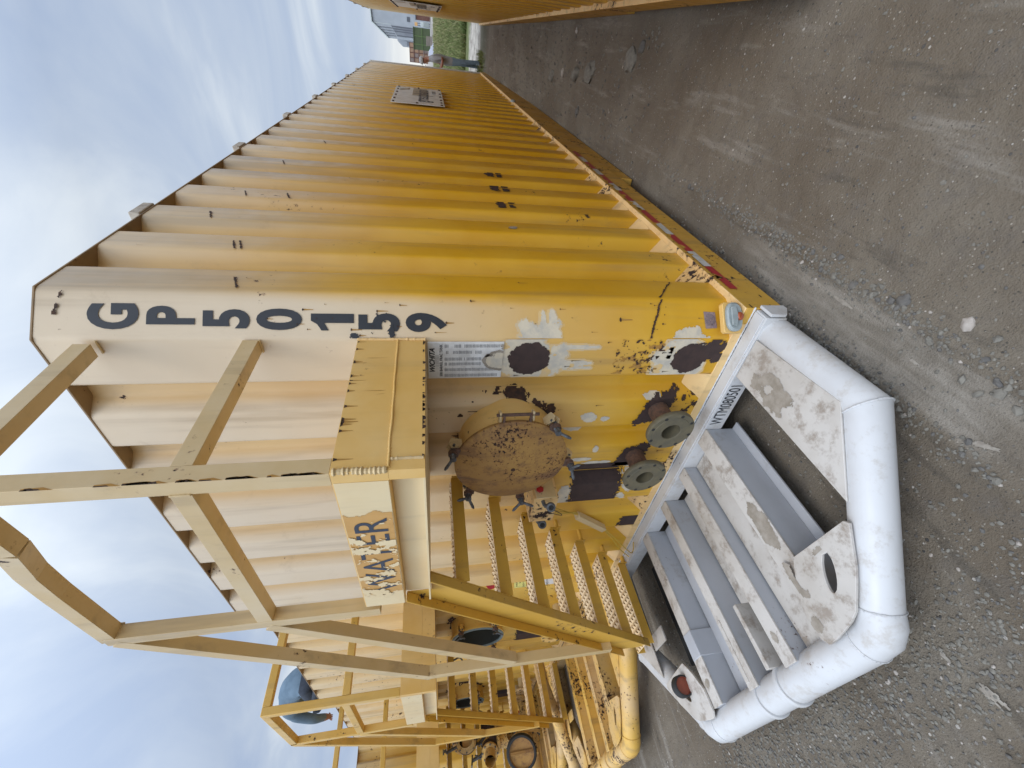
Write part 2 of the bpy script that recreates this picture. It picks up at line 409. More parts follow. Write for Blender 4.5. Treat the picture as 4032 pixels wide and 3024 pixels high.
def nz(u, v, s, seed=0): return noise.fractal((u * s + seed, v * s - seed, seed * 1.7), 0.9, 2.1, 4)
def blob(cu, cv, ru, rv, rough=0.25, s=22, seed=0, rot=0):
    ca, sa = math.cos(rot), math.sin(rot)
    def f(u, v):
        a, b = u - cu, v - cv; a, b = a * ca + b * sa, -a * sa + b * ca
        return (a / ru) ** 2 + (b / rv) ** 2 < 1 + rough * 2.2 * nz(u, v, s, seed)
    return f

def tank_wall(parent, special):
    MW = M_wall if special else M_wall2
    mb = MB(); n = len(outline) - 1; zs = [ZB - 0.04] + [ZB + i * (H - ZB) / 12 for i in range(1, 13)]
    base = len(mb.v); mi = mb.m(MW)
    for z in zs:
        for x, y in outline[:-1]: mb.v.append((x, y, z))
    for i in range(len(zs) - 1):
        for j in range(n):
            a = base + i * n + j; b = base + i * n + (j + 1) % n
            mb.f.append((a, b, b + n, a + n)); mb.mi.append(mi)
    # closing plates at the foot of every recess, sloping down to the ledge
    for e in FEND:
        mb.face([(e - 0.185, -0.002, ZB), (e, -0.002, ZB), (e - 0.055, DEP - .002, ZB + 0.10), (e - 0.125, DEP - .002, ZB + 0.10)], M_ledge)
    for k in range(NREC):
        a = 0.355 + 0.411 * k
        mb.face([(0.002, a, ZB), (0.002, a + 0.215, ZB), (-DEP + .002, a + 0.155, ZB + 0.10), (-DEP + .002, a + 0.05, ZB + 0.10)], M_ledge)
    D = 0.0022
    if special:
        F, Cm, S = fmap(D), cmap(D), smap(D); F2, C2 = fmap(2 * D), cmap(2 * D); S2 = smap(2 * D)
        c = 0.005
        # white primer round the upper round patch, running over the bend
        def splash(u, v):
            f = blob(-0.275, 1.275, 0.135, 0.19, 0.30, 11, 1)(u, v) and u > -0.385
            f = f or blob(-0.30, 1.03, 0.018, 0.10, .2, 20, 2)(u, v) or blob(-0.20, 1.05, 0.014, 0.13, .2, 20, 3)(u, v) or blob(-0.33, 1.06, 0.012, 0.12, .2, 20, 4)(u, v)
            return f
        D3 = 0.0011; F3, C3 = fmap(D3), cmap(D3)
        def halo(f, d=.010): return lambda u, v: f(u, v) or f(u + d, v) or f(u - d, v) or f(u, v + d) or f(u, v - d * 1.8) or f(u + d, v + d)
        grid_decal(mb, F3, -0.388, -0.152, 0.88, 1.5, 0.004, halo(splash), M_primy)
        grid_decal(mb, F, -0.388, -0.152, 0.9, 1.5, c, lambda u, v: splash(u, v) and nz(u, v, 9, 91) < .42, M_prim)
        cs = lambda u, v: u < 0.06 + 0.07 * (nz(u * 0, v, 16, 5) + .4) and blob(0.02, 1.24, 0.13, 0.11, .5, 14, 6)(u, v) or blob(0.075, 1.17, 0.075, 0.018, .2, 20, 8)(u, v) or blob(0.06, 1.215, 0.07, 0.014, .3, 20, 9)(u, v)
        grid_decal(mb, C3, 0.002, 0.19, 1.02, 1.45, 0.004, halo(cs, .008), M_primy)
        grid_decal(mb, Cm, 0.002, 0.17, 1.02, 1.45, c, lambda u, v: cs(u, v) and nz(u, v, 9, 92) < .42, M_prim)
        grid_decal(mb, F2, -0.385, -0.155, 1.13, 1.42, 0.004, blob(-0.268, 1.275, 0.098, 0.105, 0.10, 30, 3), M_brown)
        # lower round patch with scraped rust below it
        pl_ = blob(-0.29, 0.44, 0.135, 0.155, 0.28, 11, 11)
        grid_decal(mb, F3, -0.388, -0.152, 0.22, 0.66, 0.004, halo(pl_, .012), M_primy)
        grid_decal(mb, F, -0.388, -0.152, 0.22, 0.66, c, lambda u, v: pl_(u, v) and nz(u, v, 12, 93) < .36, M_prim)
        grid_decal(mb, Cm, 0.002, 0.10, 0.30, 0.60, c, lambda u, v: blob(0.0, 0.44, 0.075, 0.09, .6, 15, 16)(u, v), M_prim)
        grid_decal(mb, F2, -0.385, -0.155, 0.20, 0.52, 0.004, lambda u, v: blob(-0.275, 0.385, 0.098, 0.10, 0.10, 30, 13)(u, v) or (v < 0.36 and u > -0.33 + 0.3 * (0.30 - v) and blob(-0.22, 0.26, 0.10, 0.085, 0.7, 24, 14)(u, v)), M_brown)
        # big brown patch under the manway
        grid_decal(mb, F2, -1.55, -1.13, 0.42, 0.87, 0.005, lambda u, v: 0.475 + 0.035 * nz(u, v, 45, 21) < v < 0.83 + 0.03 * nz(u, v, 40, 22) and u > -1.545, M_brown)
        grid_decal(mb, F, -1.55, -1.13, 0.36, 0.95, 0.006, lambda u, v: blob(-1.48, 0.87, 0.10, 0.08, 0.8, 14, 25)(u, v) or blob(-1.40, 0.43, 0.14, 0.06, 0.9, 14, 26)(u, v), M_prim)
        # black-brown patches behind the flanged nozzles
        for cx, cz in ((-0.655, 0.455), (-1.075, 0.485)):
            grid_decal(mb, F2, cx - 0.16, cx + 0.16, cz - 0.14, cz + 0.13, 0.005, lambda u, v, cx=cx, cz=cz: abs(u - cx + .25 * (v - cz)) < .10 + .02 * nz(u, v, 40, cx * 7) and abs(v - cz + .25 * (u - cx)) < .085 + .025 * nz(u, v, 40, cx), M_brown)
        # rust round the manway neck
        grid_decal(mb, F, -1.05, -0.45, 1.02, 1.74, 0.005, lambda u, v: 0.272 < math.hypot(u + 0.83, v - 1.337) < 0.310 + 0.05 * nz(u, v, 16, 31) and (u > -0.66 and (nz(u, v, 9, 33) > 0.0) or u < -0.62 and nz(u, v, 5, 34) > .25 or v < 1.2 and u > -0.8), M_rust)
        # scraped rust low on the front, left of the nozzles
        grid_decal(mb, F, -0.70, -0.50, 0.20, 0.36, 0.004, lambda u, v: nz(u, v, 26, 41) > 0.12 + (v - 0.25) * 3.0, M_rust)
        grid_decal(mb, F, -0.97, -0.80, 0.20, 0.38, 0.004, lambda u, v: nz(u, v, 26, 42) > 0.10 + (v - 0.25) * 3.0, M_rust)
        grid_decal(mb, F, -1.93, -1.80, 0.20, 0.40, 0.004, lambda u, v: v < 0.34 + 0.03 * nz(u, v, 30, 43), M_brown)
        # rust blisters left of the lower patch
        grid_decal(mb, F2, -0.375, -0.155, 0.55, 0.82, 0.004, lambda u, v: nz(u, v, 40, 51) > 0.33 + abs(v - 0.69) * 1.3, M_rust)
        grid_decal(mb, F, -0.375, -0.155, 0.50, 0.82, 0.004, lambda u, v: nz(u, v * .5, 34, 51) > 0.22 + abs(v - 0.67) * 1.5, M_rustor)
        # crack line from corner to chart, across the chamfer and on the side
        grid_decal(mb, C2, 0.0, 0.205, 0.54, 0.70, 0.003, lambda u, v: abs(v - (0.655 - 0.35 * u + 0.006 * nz(u, v, 40, 3))) < 0.006, M_rust)
        grid_decal(mb, S2, 0.15, 0.33, 0.42, 0.60, 0.003, lambda u, v: abs(v - (0.585 - 0.75 * (u - .15) + 0.008 * nz(u, v, 40, 4))) < 0.005, M_rust)
        # chips scattered over front and corner with rust run-off
        rr = random.Random(5)
        for i in range(95):
            if i % 3 == 0: mp2, mp1, u, v, = C2, Cm, rr.uniform(0.01, 0.20), rr.uniform(0.25, 2.6) ** 1.0
            elif i % 3 == 1: mp2, mp1, u, v = F2, F, rr.choice([rr.uniform(-0.38, -0.16), rr.uniform(-0.77, -0.58), rr.uniform(-1.15, -0.98)]), rr.uniform(0.25, 1.75)
            else: mp2, mp1, u, v = S2, S, 0.355 + 0.411 * rr.randrange(0, 16) - rr.uniform(0.01, 0.18), rr.uniform(0.4, 3.2)
            r = rr.uniform(0.0015, 0.0042) * (1.6 if rr.random() < .12 else 1)
            w = r * rr.uniform(.8, 2.2); Ls = r * rr.uniform(4, 14)
            mb.face([mp1(u - w * .5, v), mp1(u + w * .5, v), mp1(u + w * .15, v - Ls), mp1(u - w * .15, v - Ls)], M_rustor)
            pts8 = []
            for q in range(7):
                t = q / 7 * 2 * math.pi; k = rr.uniform(.6, 1.2); pts8.append(mp2(u + w * k * math.cos(t), v + r * k * math.sin(t)))
            mb.face(pts8, M_rust)
        # white dabs on the front
        for cx, cz, a, b in ((-0.70, 0.86, .035, .05), (-0.86, 0.90, .035, .055), (-0.72, 0.76, .02, .03), (-0.99, 0.75, .03, .02), (-1.08, 0.83, .016, .09), (-1.12, 0.72, .016, .10), (-0.56, 0.50, .02, .05)):
            grid_decal(mb, F, cx - 2 * a, cx + 2 * a, cz - 2 * b, cz + 2 * b, 0.004, blob(cx, cz, a, b, .35, 18, cz * 9), M_prim)
        # dark brushed-over marks on the long side
        for i, y in enumerate((2.36, 1.94, 1.53)):
            z = 1.185 + 0.004 * i
            grid_decal(mb, S2, y - .085, y + .085, z - 0.09, z + 0.09, 0.005, lambda u, v, y=y, z=z: abs(u - y) < .075 + .03 * nz(u, v * .3, 40, y) and (0.005 + .012 * nz(u, v, 22, y) < v - z < 0.075 + .03 * nz(u, v, 20, y) or (-0.065 + .02 * nz(u, v, 25, y) < v - z < -0.022 and abs(u - y - .012) > .012)), M_brown)
        grid_decal(mb, S2, 1.03, 1.10, 1.17, 1.25, 0.005, blob(1.065, 1.21, .022, .03, .5, 30, 1), M_dirtst)
        for y in (0.4, 0.62, 0.81, 1.02, 1.25, 1.6, 2.2, 3.1):        # short weld marks high up
            z0 = rr.uniform(2.3, 3.0); a = 0.16 + 0.411 * int((y) / 0.411)
            grid_decal(mb, S2, a + .01, a + .11, z0 - .05, z0 + .05, 0.004, lambda u, v, a=a, z0=z0: abs(v - z0 - (u - a - .06) * .35) < .005 + .004 * nz(u, v, 60, a), M_rust)
        grid_decal(mb, C2, 0.02, 0.20, 3.16, 3.28, 0.004, lambda u, v: abs(v - 3.235 + (u - .1) * .25) < .012 * (nz(u, v, 30, 77) + .5) and u > .1, M_rust)
        # burnt mark by the platform corner
        grid_decal(mb, C2, 0.002, 0.12, 1.85, 2.15, 0.004, lambda u, v: blob(0.012, 2.095, 0.016, 0.020, .4, 60, 2)(u, v) or (abs(v - 2.03 + (u) * .5) < .035 and nz(u, v, 40, 9) > .38) or blob(0.035, 1.93, .03, .012, .6, 60, 5)(u, v), M_black)
    else:
        rr = random.Random(9)
        F2, S2 = fmap(2 * D), smap(2 * D)
        grid_decal(mb, F2, -1.05, -0.45, 1.02, 1.74, 0.008, lambda u, v: 0.28 < math.hypot(u + 0.83, v - 1.337) < 0.325 + 0.05 * nz(u, v, 16, 31) and nz(u, v, 9, 33) > -0.2, M_rust)
        grid_decal(mb, F2, -1.55, -1.13, 0.42, 0.87, 0.008, lambda u, v: 0.475 + 0.035 * nz(u, v, 45, 21) < v < 0.83 + 0.03 * nz(u, v, 40, 22), M_brown)
    o = mb.build('tank_wall', parent, smooth=35)
    return o

def side_rust(mb, y0, y1):
    """ragged rust along the top edge of the skid's side face (x = 0.035)"""
    grid_decal(mb, lambda u, v: (0.0375, u, v), y0, y1, 0.02, 0.196, 0.008,
               lambda u, v: nz(u * .35, v * 3.2, 12, 61) > 0.52 + .35 * abs(nz(u, v, 3, 5)) + (.19 - v) * 1.2 - max(0, 0.45 - u) * 0.7 + (0.19 - v) * 2.2 * (u > .5), M_rust)

def make_tank(name, label, white, special, lidded, cat='tank'):
    root = empty(name, (0, 0, 0), label, cat)
    M_wall_, M_frame_ = (M_wall, M_frame) if special else (M_wall2, M_frame2)
    tank_wall(root, special)
    # roof plate + ribs across it
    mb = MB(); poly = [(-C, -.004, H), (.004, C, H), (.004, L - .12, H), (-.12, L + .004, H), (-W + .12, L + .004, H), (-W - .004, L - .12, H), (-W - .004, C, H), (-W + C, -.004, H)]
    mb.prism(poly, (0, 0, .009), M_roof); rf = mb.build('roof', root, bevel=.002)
    for k in range(9):
        y = 0.99 + 1.645 * k; mb = MB()
        if y < L - .3: mb.box(-W - .012, 0.012, y, y + .17, H + .010, H + .066, M_rib); mb.build('roof_rib', rf, bevel=.006)
    # skid
    mb = MB()
    for s in (0, 1):
        def X(a): return a if s == 0 else -W - a
        x0, x1 = sorted((X(-0.06), X(0.035)))
        mb.box(x0, x1, -0.004, L - .02, -0.03, 0.19, M_skid)
        x0, x1 = sorted((X(-0.10), X(0.028)))
        mb.prism([(x0, 2.47, -.032), (x0, 2.43, -.155), (x0, L - .3, -.155), (x0, L - .2, -.032)], (x1 - x0, 0, 0), M_skid)
        # ledge with ragged paint
        x0, x1 = sorted((X(-0.02), X(0.036)))
        mb.box(x0, x1, -0.002, L - .03, 0.1905, 0.198, M_ledge)
    mb.box(-W + .06, -.06, -.004, .09, .145, .20, M_ledge)
    if special: side_rust(mb, 0.0, 6.0)
    for y in range(1, 7): mb.box(-W + .06, -.06, y * 2.1, y * 2.1 + .12, -.02, .16, M_skid)
    mb.build('skid_frame', root, bevel=.004)
    # reflective tape on the near side
    tp = MB(); y = 0.2; i = 0
    while y < (3.3 if special else 9):
        ln = 0.28 if i % 2 == 0 else 0.22
        tp.face([(0.0385, y, 0.118), (0.0385, y + ln - .003, 0.118), (0.0385, y + ln - .003, 0.168), (0.0385, y, 0.168)], M_red if i % 2 == 0 else M_silver)
        y += ln; i += 1
    if special:
        for k in range(18):
            yy = random.uniform(.2, 3.2); a = random.uniform(.02, .09)
            tp.face([(0.0395, yy, .170), (0.0395, yy + a, .170), (0.0395, yy + a * .7, random.uniform(.14, .16)), (0.0395, yy + a * .2, random.uniform(.13, .16))], M_skid)
    tp.build('reflective_tape', root, smooth=0)
    # nose: front cross beam, pipe bumper, beams
    P = M_white if white else M_oldyel; G = M_grey if white else M_oldyel; DU = M_whitedirty if white else M_oldyel
    mb = MB(); mb.box(-W - .028, 0.0285, -.09, -.006, .02, .135, P); mb.box(-W - .02, .02, -.078, -.008, .1355, .141, P)
    mb.prism([(.052, -.092, .035), (.052, -.03, -.01), (.052, .0, -.01), (.052, .0, .120), (.052, -.092, .120)], (-.0155, 0, 0), P)
    if white: mb.bead((.04, -.004, .146), (-W, -.004, .146), .006, P, .03)
    mb.build('front_cross_beam', root, bevel=.004)
    zc, rp_ = .043, .082
    mb = MB(); k2 = [(-.69 + .10 * .74 , -1.262 + .10 * .67), (-.65, -1.235), (-.69, -1.257), (-.76, -1.262)]
    pth = [(-.062, -.05, zc), (-.035, -.665, zc)] + [(a, b, zc) for a, b in k2] + [(-W - a, b, zc) for a, b in k2[::-1]] + [(-W + .035, -.655, zc), (-W + .062, -.05, zc)]
    mb.tube(pth, rp_, P, 36)
    for i in (1, 2, 5, 6, 9, 10):     # weld rings at the mitres
        p = Vector(pth[i]); d = ((Vector(pth[i]) - Vector(pth[i - 1])).normalized() + (Vector(pth[i + 1]) - Vector(pth[i])).normalized()).normalized()
        u = Vector((0, 0, 1)); w = d.cross(u); mit = 1 / max(.5, d.dot((Vector(pth[i + 1]) - Vector(pth[i])).normalized()))
        ring = [p + u * math.cos(t) * (rp_ + .001) + w * math.sin(t) * (rp_ + .001) * mit for t in [2 * math.pi * q / 40 for q in range(41)]]
        for q in range(40): mb.tube([ring[q], ring[q + 1]], .0045 * random.uniform(.8, 1.3), P, 6, False)
    nose = mb.build('bumper_pipe', root, smooth=50)
    for bx in (-1.335, -1.555):
        mb = MB(); mb.tube([(bx - .014, -1.262, zc), (bx + .014, -1.262, zc)], rp_ + .012, P, 36); mb.build('pipe_band', nose, bevel=.004)
    def ibeam(mb, x, y0, y1, wt=.135, top=.130):
        mb.box(x - wt / 2, x + wt / 2, y1, y0, top - .012, top, DU)
        mb.box(x - wt / 2 + .006, x + wt / 2 - .004, y1, y0, -.055, top - .0125, G)
        mb.box(x - wt / 2, x + wt / 2 + (.05 if x > -1 else .01), y1, y0, -.068, -.0555, G)
    for x, y1, wt in ((-.81, -1.20, .125), (-1.165, -1.22, .095), (-1.535, -1.22, .09), (-1.965, -1.20, .11)):
        mb = MB(); ibeam(mb, x, -.092, y1, wt); mb.build('nose_beam', root, bevel=.003)
    mb = MB()
    mb.box(-1.112, -.878, -1.19, -.095, .030, .038, DU); mb.build('tray_plate', root, bevel=.002)
    mb = MB(); mb.box(-1.905, -1.585, -1.2, -.095, -.03, -.022, G); mb.build('tray_plate', root, bevel=.002)
    mb = MB(); mb.box(-1.485, -1.218, -1.2, -.095, -.03, -.022, DU); mb.build('tray_plate', root, bevel=.002)
    for bx, ya, yb in (((-1.965, -.80, -.95),) if white else ()):
        mb = MB(); mb.box(bx - .05, bx + .062, yb, ya, -.045, .135, G); mb.build('beam_sleeve', root, bevel=.004)
    for bx in ((-1.335, -1.555) if white else ()):
        mb = MB(); mb.box(bx - .016, bx + .016, -1.19, -.88, -.02, .136, DU); mb.build('strap_plate', root, bevel=.003)
    mb = MB(); mb.box(-2.50, -2.17, -.86, -.12, -.13, -.10, M_rubber); mb.build('rubber_mat', root)
    # plates: near walkway plate, two gussets with an eye
    mb = MB(); z = .118
    mb.prism([(-.10, -.092, z), (-.335, -.092, z), (-.335, -.895, z), (-.04, -.62, z)], (0, 0, .010), DU)
    mb.build('walkway_plate', root, bevel=.002); mb = MB()
    mb.prism([(-W + .10, -.092, z), (-W + .335, -.092, z), (-W + .335, -.895, z), (-W + .04, -.62, z)], (0, 0, .010), DU)
    mb.build('walkway_plate', root, bevel=.002)
    def gusset(sgn):
        mb = MB()
        def X(x): return x if sgn > 0 else -W - x
        z = .134
        outer = [(-.735, -.915), (-.36, -.945), (-.50, -1.10), (-.64, -1.21), (-.78, -1.235), (-.875, -1.24), (-.875, -1.1), (-.80, -.98)]
        # sample both loops at 16 points
        def loop(P_, n=24):
            P_ = [Vector((a, b)) for a, b in P_]; Ls = [(P_[(i + 1) % len(P_)] - P_[i]).length for i in range(len(P_))]; T = sum(Ls); out = []
            for q in range(n):
                d = T * q / n; i = 0
                while d > Ls[i]: d -= Ls[i]; i += 1
                out.append(P_[i].lerp(P_[(i + 1) % len(P_)], d / Ls[i]))
            return out
        O = loop(outer)
        cx, cy = (-.612, -1.045); inn = []
        for p in O:
            t = math.atan2(p.y - cy, p.x - cx) + R(0)
            # slot: ellipse turned along the pipe
            a = t - R(52); rr_ = 1 / math.sqrt((math.cos(a) / .082) ** 2 + (math.sin(a) / .030) ** 2)
            inn.append(Vector((cx + rr_ * math.cos(t), cy + rr_ * math.sin(t))))
        oo = [(X(p.x), p.y, z) for p in O]; ii = [(X(p.x), p.y, z) for p in inn]
        if sgn < 0: oo, ii = oo[::-1], ii[::-1]
        mb.ring_plate(oo, ii, (0, 0, .014), DU)
        return mb.build('gusset_plate', root, bevel=.002)
    gusset(1); g2 = gusset(-1)
    if white:
        mb = MB(); c0 = Vector((-2.20, -1.03, .185)); ax = Vector((.95, -.1, -.05))
        mb.lathe(c0, ax, [(0, -.03), (.055, -.03), (.062, -.024), (.062, .024), (.055, .03), (.050, .03)], M_rubber, 28)
        mb.lathe(c0, ax, [(.050, .030), (.050, .018), (.0, .022)], M_lensor, 28)
        mb.build('round_reflector', root)
        for cx, cy, a, b, s in ((-.245, -.33, .075, .13, 1), (-.80, -.99, .03, .09, 2), (-.845, -1.16, .028, .028, 3), (-.80, -.72, .05, .14, 4), (-1.97, -1.08, .03, .02, 6), (-.60, -.96, .03, .012, 8), (-1.165, -1.10, .02, .03, 9)):
            mb = MB(); zz_ = .1305 if abs(cx + .245) < .1 else (.1495 if cy < -.94 and cx > -.9 else .1315)
            grid_decal(mb, lambda u, v, z=zz_: (u, v, z), cx - 1.6 * a, cx + 1.6 * a, cy - 1.6 * b, cy + 1.6 * b, .005,
                       lambda u, v, cx=cx, cy=cy, a=a, b=b, s=s: blob(cx, cy, a, b, .4, 14, s)(u, v) and not (s == 1 and (blob(cx + .0, cy + .02, .025, .022, .7, 30, 5)(u, v))) and not (s == 2 and blob(cx + .02, cy, .02, .05, .3, 20, 1)(u, v))
                       and (s != 1 or u > -.33) and (s != 4 or -.865 < u < -.745) and (s != 9 or abs(u + 1.165) < .04), M_dirtst)
            if mb.v: mb.build('oil_stain', root, smooth=0)
        mb = text_bm('WTM080501', .105, M_black, lambda u, v: (-.552 + u, -.0925, .080 + v), sx=.56, spacing=1.0)
        mb.build('serial_lettering', root, smooth=0)
    # platform
    xr, xl, yo = -C, -1.13, -.75
    mb = MB()
    mb.box(xl, xr, yo, -.004, 1.900, 2.078, M_plat)                     # upper box
    mb.box(xr - .05, xr - .0005, yo, -.004, 1.782, 1.8995, M_plat)      # right side plate, flush
    mb.box(xl, xr - .0505, yo + .055, -.004, 1.782, 1.8995, M_platfront)     # web of the front channel
    mb.box(xl, xr - .0505, yo + .001, yo + .0545, 1.782, 1.790, M_platfront)
    mb.box(xl + .002, xr - .052, yo - .0015, yo - .0003, 1.902, 2.074, M_platfront)
    if special:
        bead_y = yo + .012
        mb.bead((xr + .001, -.004, 1.903), (xr + .001, bead_y, 1.900), .0055, M_plat, .016)
        mb.bead((xr + .001, -.005, 2.08), (xr + .001, -.005, 1.78), .008, M_ledge, .016)
        mb.bead((xr - .004, yo + .006, 2.072), (xr - .004, yo + .006, 1.900), .013, M_frame, .014)
        mb.bead((xr + .001, yo + .045, 1.895), (xr + .001, yo + .045, 1.785), .007, M_frame, .014)
        rr = random.Random(3)
        for i in range(60):
            t = rr.random(); zt = rr.choice([2.073, 1.79, None]); r = rr.uniform(.002, .006)
            y = yo * t
            if zt is None:
                mb.face([(xr + .001, y, rr.uniform(1.92, 2.05)), (xr + .001, y - r, rr.uniform(1.92, 2.05)), (xr + .001, y, 1.93)], M_rustor) if rr.random() < .3 else None
            else:
                w = rr.uniform(.003, .012); h = rr.uniform(.004, .012)
                mb.face([(xr + .0012, y - w, zt + .002), (xr + .0012, y + w, zt + .002), (xr + .0012, y + w * .5, zt - h), (xr + .0012, y - w * .4, zt - h)], M_rust)
                if zt > 2: mb.face([(xr + .0008, y - w * .6, zt), (xr + .0008, y + w * .6, zt), (xr + .0008, y + w * .1, zt - h * 6), (xr + .0008, y - w * .1, zt - h * 6)], M_rustor)
    pl = mb.build('platform', root, bevel=.004)
    if special:
        mb = MB(); Y = yo - .0025
        grid_decal(mb, lambda u, v: (u, Y, v), -1.05, -.36, 1.904, 2.072, .005, lambda u, v: u < -.385 + .02 * nz(u, v, 15, 3) and u > -1.0 + .03 * nz(u, v, 20, 3), M_orangep)
        text_bm('WATER', .172, M_dblue, lambda u, v: (-.70 + u, Y - .0015, 1.978 + v), sx=.98, mb=mb)
        grid_decal(mb, lambda u, v: (u, Y - .003, v), -1.05, -.42, 1.904, 2.072, .004, lambda u, v: nz(u * 1.4, v, 13, 71) + .35 * nz(u, v, 50, 72) > .07 + (0.0 if u < -.55 else (u + .55) * 6) - (2.0 - v) * .5 + abs(v - 2.0) * 1.5, M_platfront)
        mb.build('water_lettering', pl, smooth=0)
    # stairs
    n_t = 6
    def tread(k):
        x = -1.32 - .222 * k; z = 1.42 - .24 * k; y0, y1 = -.075, -.695
        mb = MB(); mb.box(x - .006, x, y1, y0, z - .066, z, M_stair); mb.box(x - .215, x - .209, y1, y0, z - .066, z, M_stair)
        nx, ny = 4, 13
        for i in range(nx):
            for j in range(ny):
                xa, xb = x - .006 - .203 * i / nx, x - .006 - .203 * (i + 1) / nx
                sh = .0238 if i % 2 else 0
                ya, yb = y0 - (y0 - y1) * j / ny, y0 - (y0 - y1) * (j + 1) / ny
                cx, cy = (xa + xb) / 2, (ya + yb) / 2; hx, hy = (xa - xb) / 2, (ya - yb) / 2
                o = [(xa, ya), (cx, ya), (xb, ya), (xb, cy), (xb, yb), (cx, yb), (xa, yb), (xa, cy)]
                q = [(cx + hx * .25, cy + hy * .66), (cx, cy + hy * .8), (cx - hx * .25, cy + hy * .66), (cx - hx * .62, cy), (cx - hx * .25, cy - hy * .66), (cx, cy - hy * .8), (cx + hx * .25, cy - hy * .66), (cx + hx * .62, cy)]
                hz_ = [0, .0, 0, .010, 0, .0, 0, .010]
                b = len(mb.v)
                mb.v += [(a, c_, z - .001) for a, c_ in o] + [(a, c_, z + h_) for (a, c_), h_ in zip(q, hz_)] + [(a, c_, z - .012) for a, c_ in q]
                for e in range(8):
                    e2 = (e + 1) % 8
                    mb.f.append((b + e, b + e2, b + 8 + e2, b + 8 + e)); mb.mi.append(mb.m(M_grip))
                    mb.f.append((b + 8 + e, b + 8 + e2, b + 16 + e2, b + 16 + e)); mb.mi.append(mb.m(M_grip))
        t = mb.build('stair_tread', root, smooth=25)
        mb = MB()
        mb.box(x - .06, x + .012, y0 + .001, y0 + .008, z - .085, z - .005, M_stair)
        if k > 0: mb.box(x - .055, x - .005, y0 + .0085, fy(x - .03) - .001, z - .075, z - .06, M_stair)
        mb.build('tread_bracket', t)
        return t
    for k in range(-1, n_t): tread(k)
    mb = MB()
    lowA, lowB, hiA, hiB = (-.955, 1.7795), (-2.31, .245), (-1.1335, 1.897), (-2.455, .41)
    web = [lowA, lowB, (-2.455, .245), hiB, hiA, (-1.1335, 1.7795)]
    mb.prism([(x, -.701, z) for x, z in web], (0, .006, 0), M_stair)
    def flange(p, q, t):
        p, q = Vector((p[0], 0, p[1])), Vector((q[0], 0, q[1])); d = (q - p).normalized(); n_ = Vector((-d.z, 0, d.x)) * t
        mb.prism([p + Vector((0, -.7015, 0)), q + Vector((0, -.7015, 0)), q + n_ + Vector((0, -.7015, 0)), p + n_ + Vector((0, -.7015, 0))], (0, -.0475, 0), M_stair)
    flange(lowA, lowB, -.008); flange(hiA, hiB, .008)
    mb.build('stair_stringer', root, bevel=.003)
    mb = MB(); mb.box(-2.60, -2.32, -.72, -.62, .10, .112, DU); mb.build('stair_foot', root, bevel=.002)
    # handrail
    T = .062; mb = MB(); yr = yo + .032; xp = xr - .032; xq = -1.20
    FR = M_frame_
    def rail(a, b, m=FR): mb.beam(a, b, T, T, m, up=(0, 0, 1) if abs((Vector(b) - Vector(a)).normalized().z) < .9 else (0, 1, 0))
    rail((xp, yr, 2.079), (xp, yr, 3.150))
    rail((xp, -.03, 3.12), (xp, yr + .0315, 3.12)); rail((xp, -.005, 2.515), (xp, yr + .032, 2.515))
    if special:
        kk = [(xp - .032, yr, 3.118), (-.48, yr, 3.106), (-.66, yr + .02, 3.16), (-.82, yr + .02, 3.165), (xq, yr, 3.13)]
    else: kk = [(xp - .032, yr, 3.12), (xq, yr, 3.12)]
    for i in range(len(kk) - 1): rail(kk[i], kk[i + 1])
    rail((xp - .032, yr, 2.515), (xq + .032, yr, 2.515))
    rail((xq, yr, 2.02), (xq, yr, 3.15))
    rail((xq - .02, yr - .001, 3.12), (-2.30, yr - .001, 1.80))
    rail((xq - .033, yr - .001, 2.515), (-2.24, yr - .001, 1.26))
    rail((-2.28, yr, .56), (-2.28, yr, 1.82))
    if special:
        for z in (2.515, 3.12):
            for q in ((xp - .033, yr - .033), (xp - .033, yr + .033)): mb.bead((q[0], q[1], z - .03), (q[0], q[1], z + .03), .005, FR, .012)
            mb.bead((xp + .030, -.006, z - .033), (xp - .034, -.006, z - .033), .006, FR, .012)
            mb.bead((xq + .033, yr + .033, z - .03), (xq + .033, yr + .033, z + .03), .005, FR, .012)
    hr = mb.build('handrail', root, bevel=.005)
    if special:
        mb = MB(); rr = random.Random(11)
        for i in range(30):
            z = rr.uniform(2.1, 3.1) if i > 22 else rr.uniform(2.08, 2.6); l = rr.uniform(.004, .045)
            mb.face([(xp + .0318, yr - .033, z), (xp + .0318, yr - .033 + rr.uniform(.004, .009), z + l * .2), (xp + .0318, yr - .033 + rr.uniform(.003, .008), z + l), (xp + .0318, yr - .033, z + l)], M_rust)
            mb.face([(xp + .0315, yr - .033, z - .03), (xp + .0315, yr - .022, z), (xp + .0315, yr - .025, z + l), (xp + .0315, yr - .033, z + l)], M_rustor)
        mb.build('rust_chips', hr, smooth=0)
    # manway
    mc = Vector((-.83, .0, 1.337)); ax = (0, -1, 0)
    mb = MB(); mb.lathe(mc + Vector((0, .09, 0)), ax, [(.276, 0), (.276, .235), (.290, .238), (.290, .258), (.262, .258), (.254, .24), (.254, -.2 if not lidded else .1)], M_plat if lidded else M_frame2, 56)
    
    neck = mb.build('manway_neck', root)
    if not lidded:
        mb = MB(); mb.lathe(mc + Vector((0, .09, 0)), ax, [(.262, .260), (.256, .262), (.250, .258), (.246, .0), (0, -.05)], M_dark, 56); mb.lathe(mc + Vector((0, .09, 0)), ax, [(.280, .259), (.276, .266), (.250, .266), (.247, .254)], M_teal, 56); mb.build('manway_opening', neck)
    lidc = mc + Vector((0, -.172, 0))
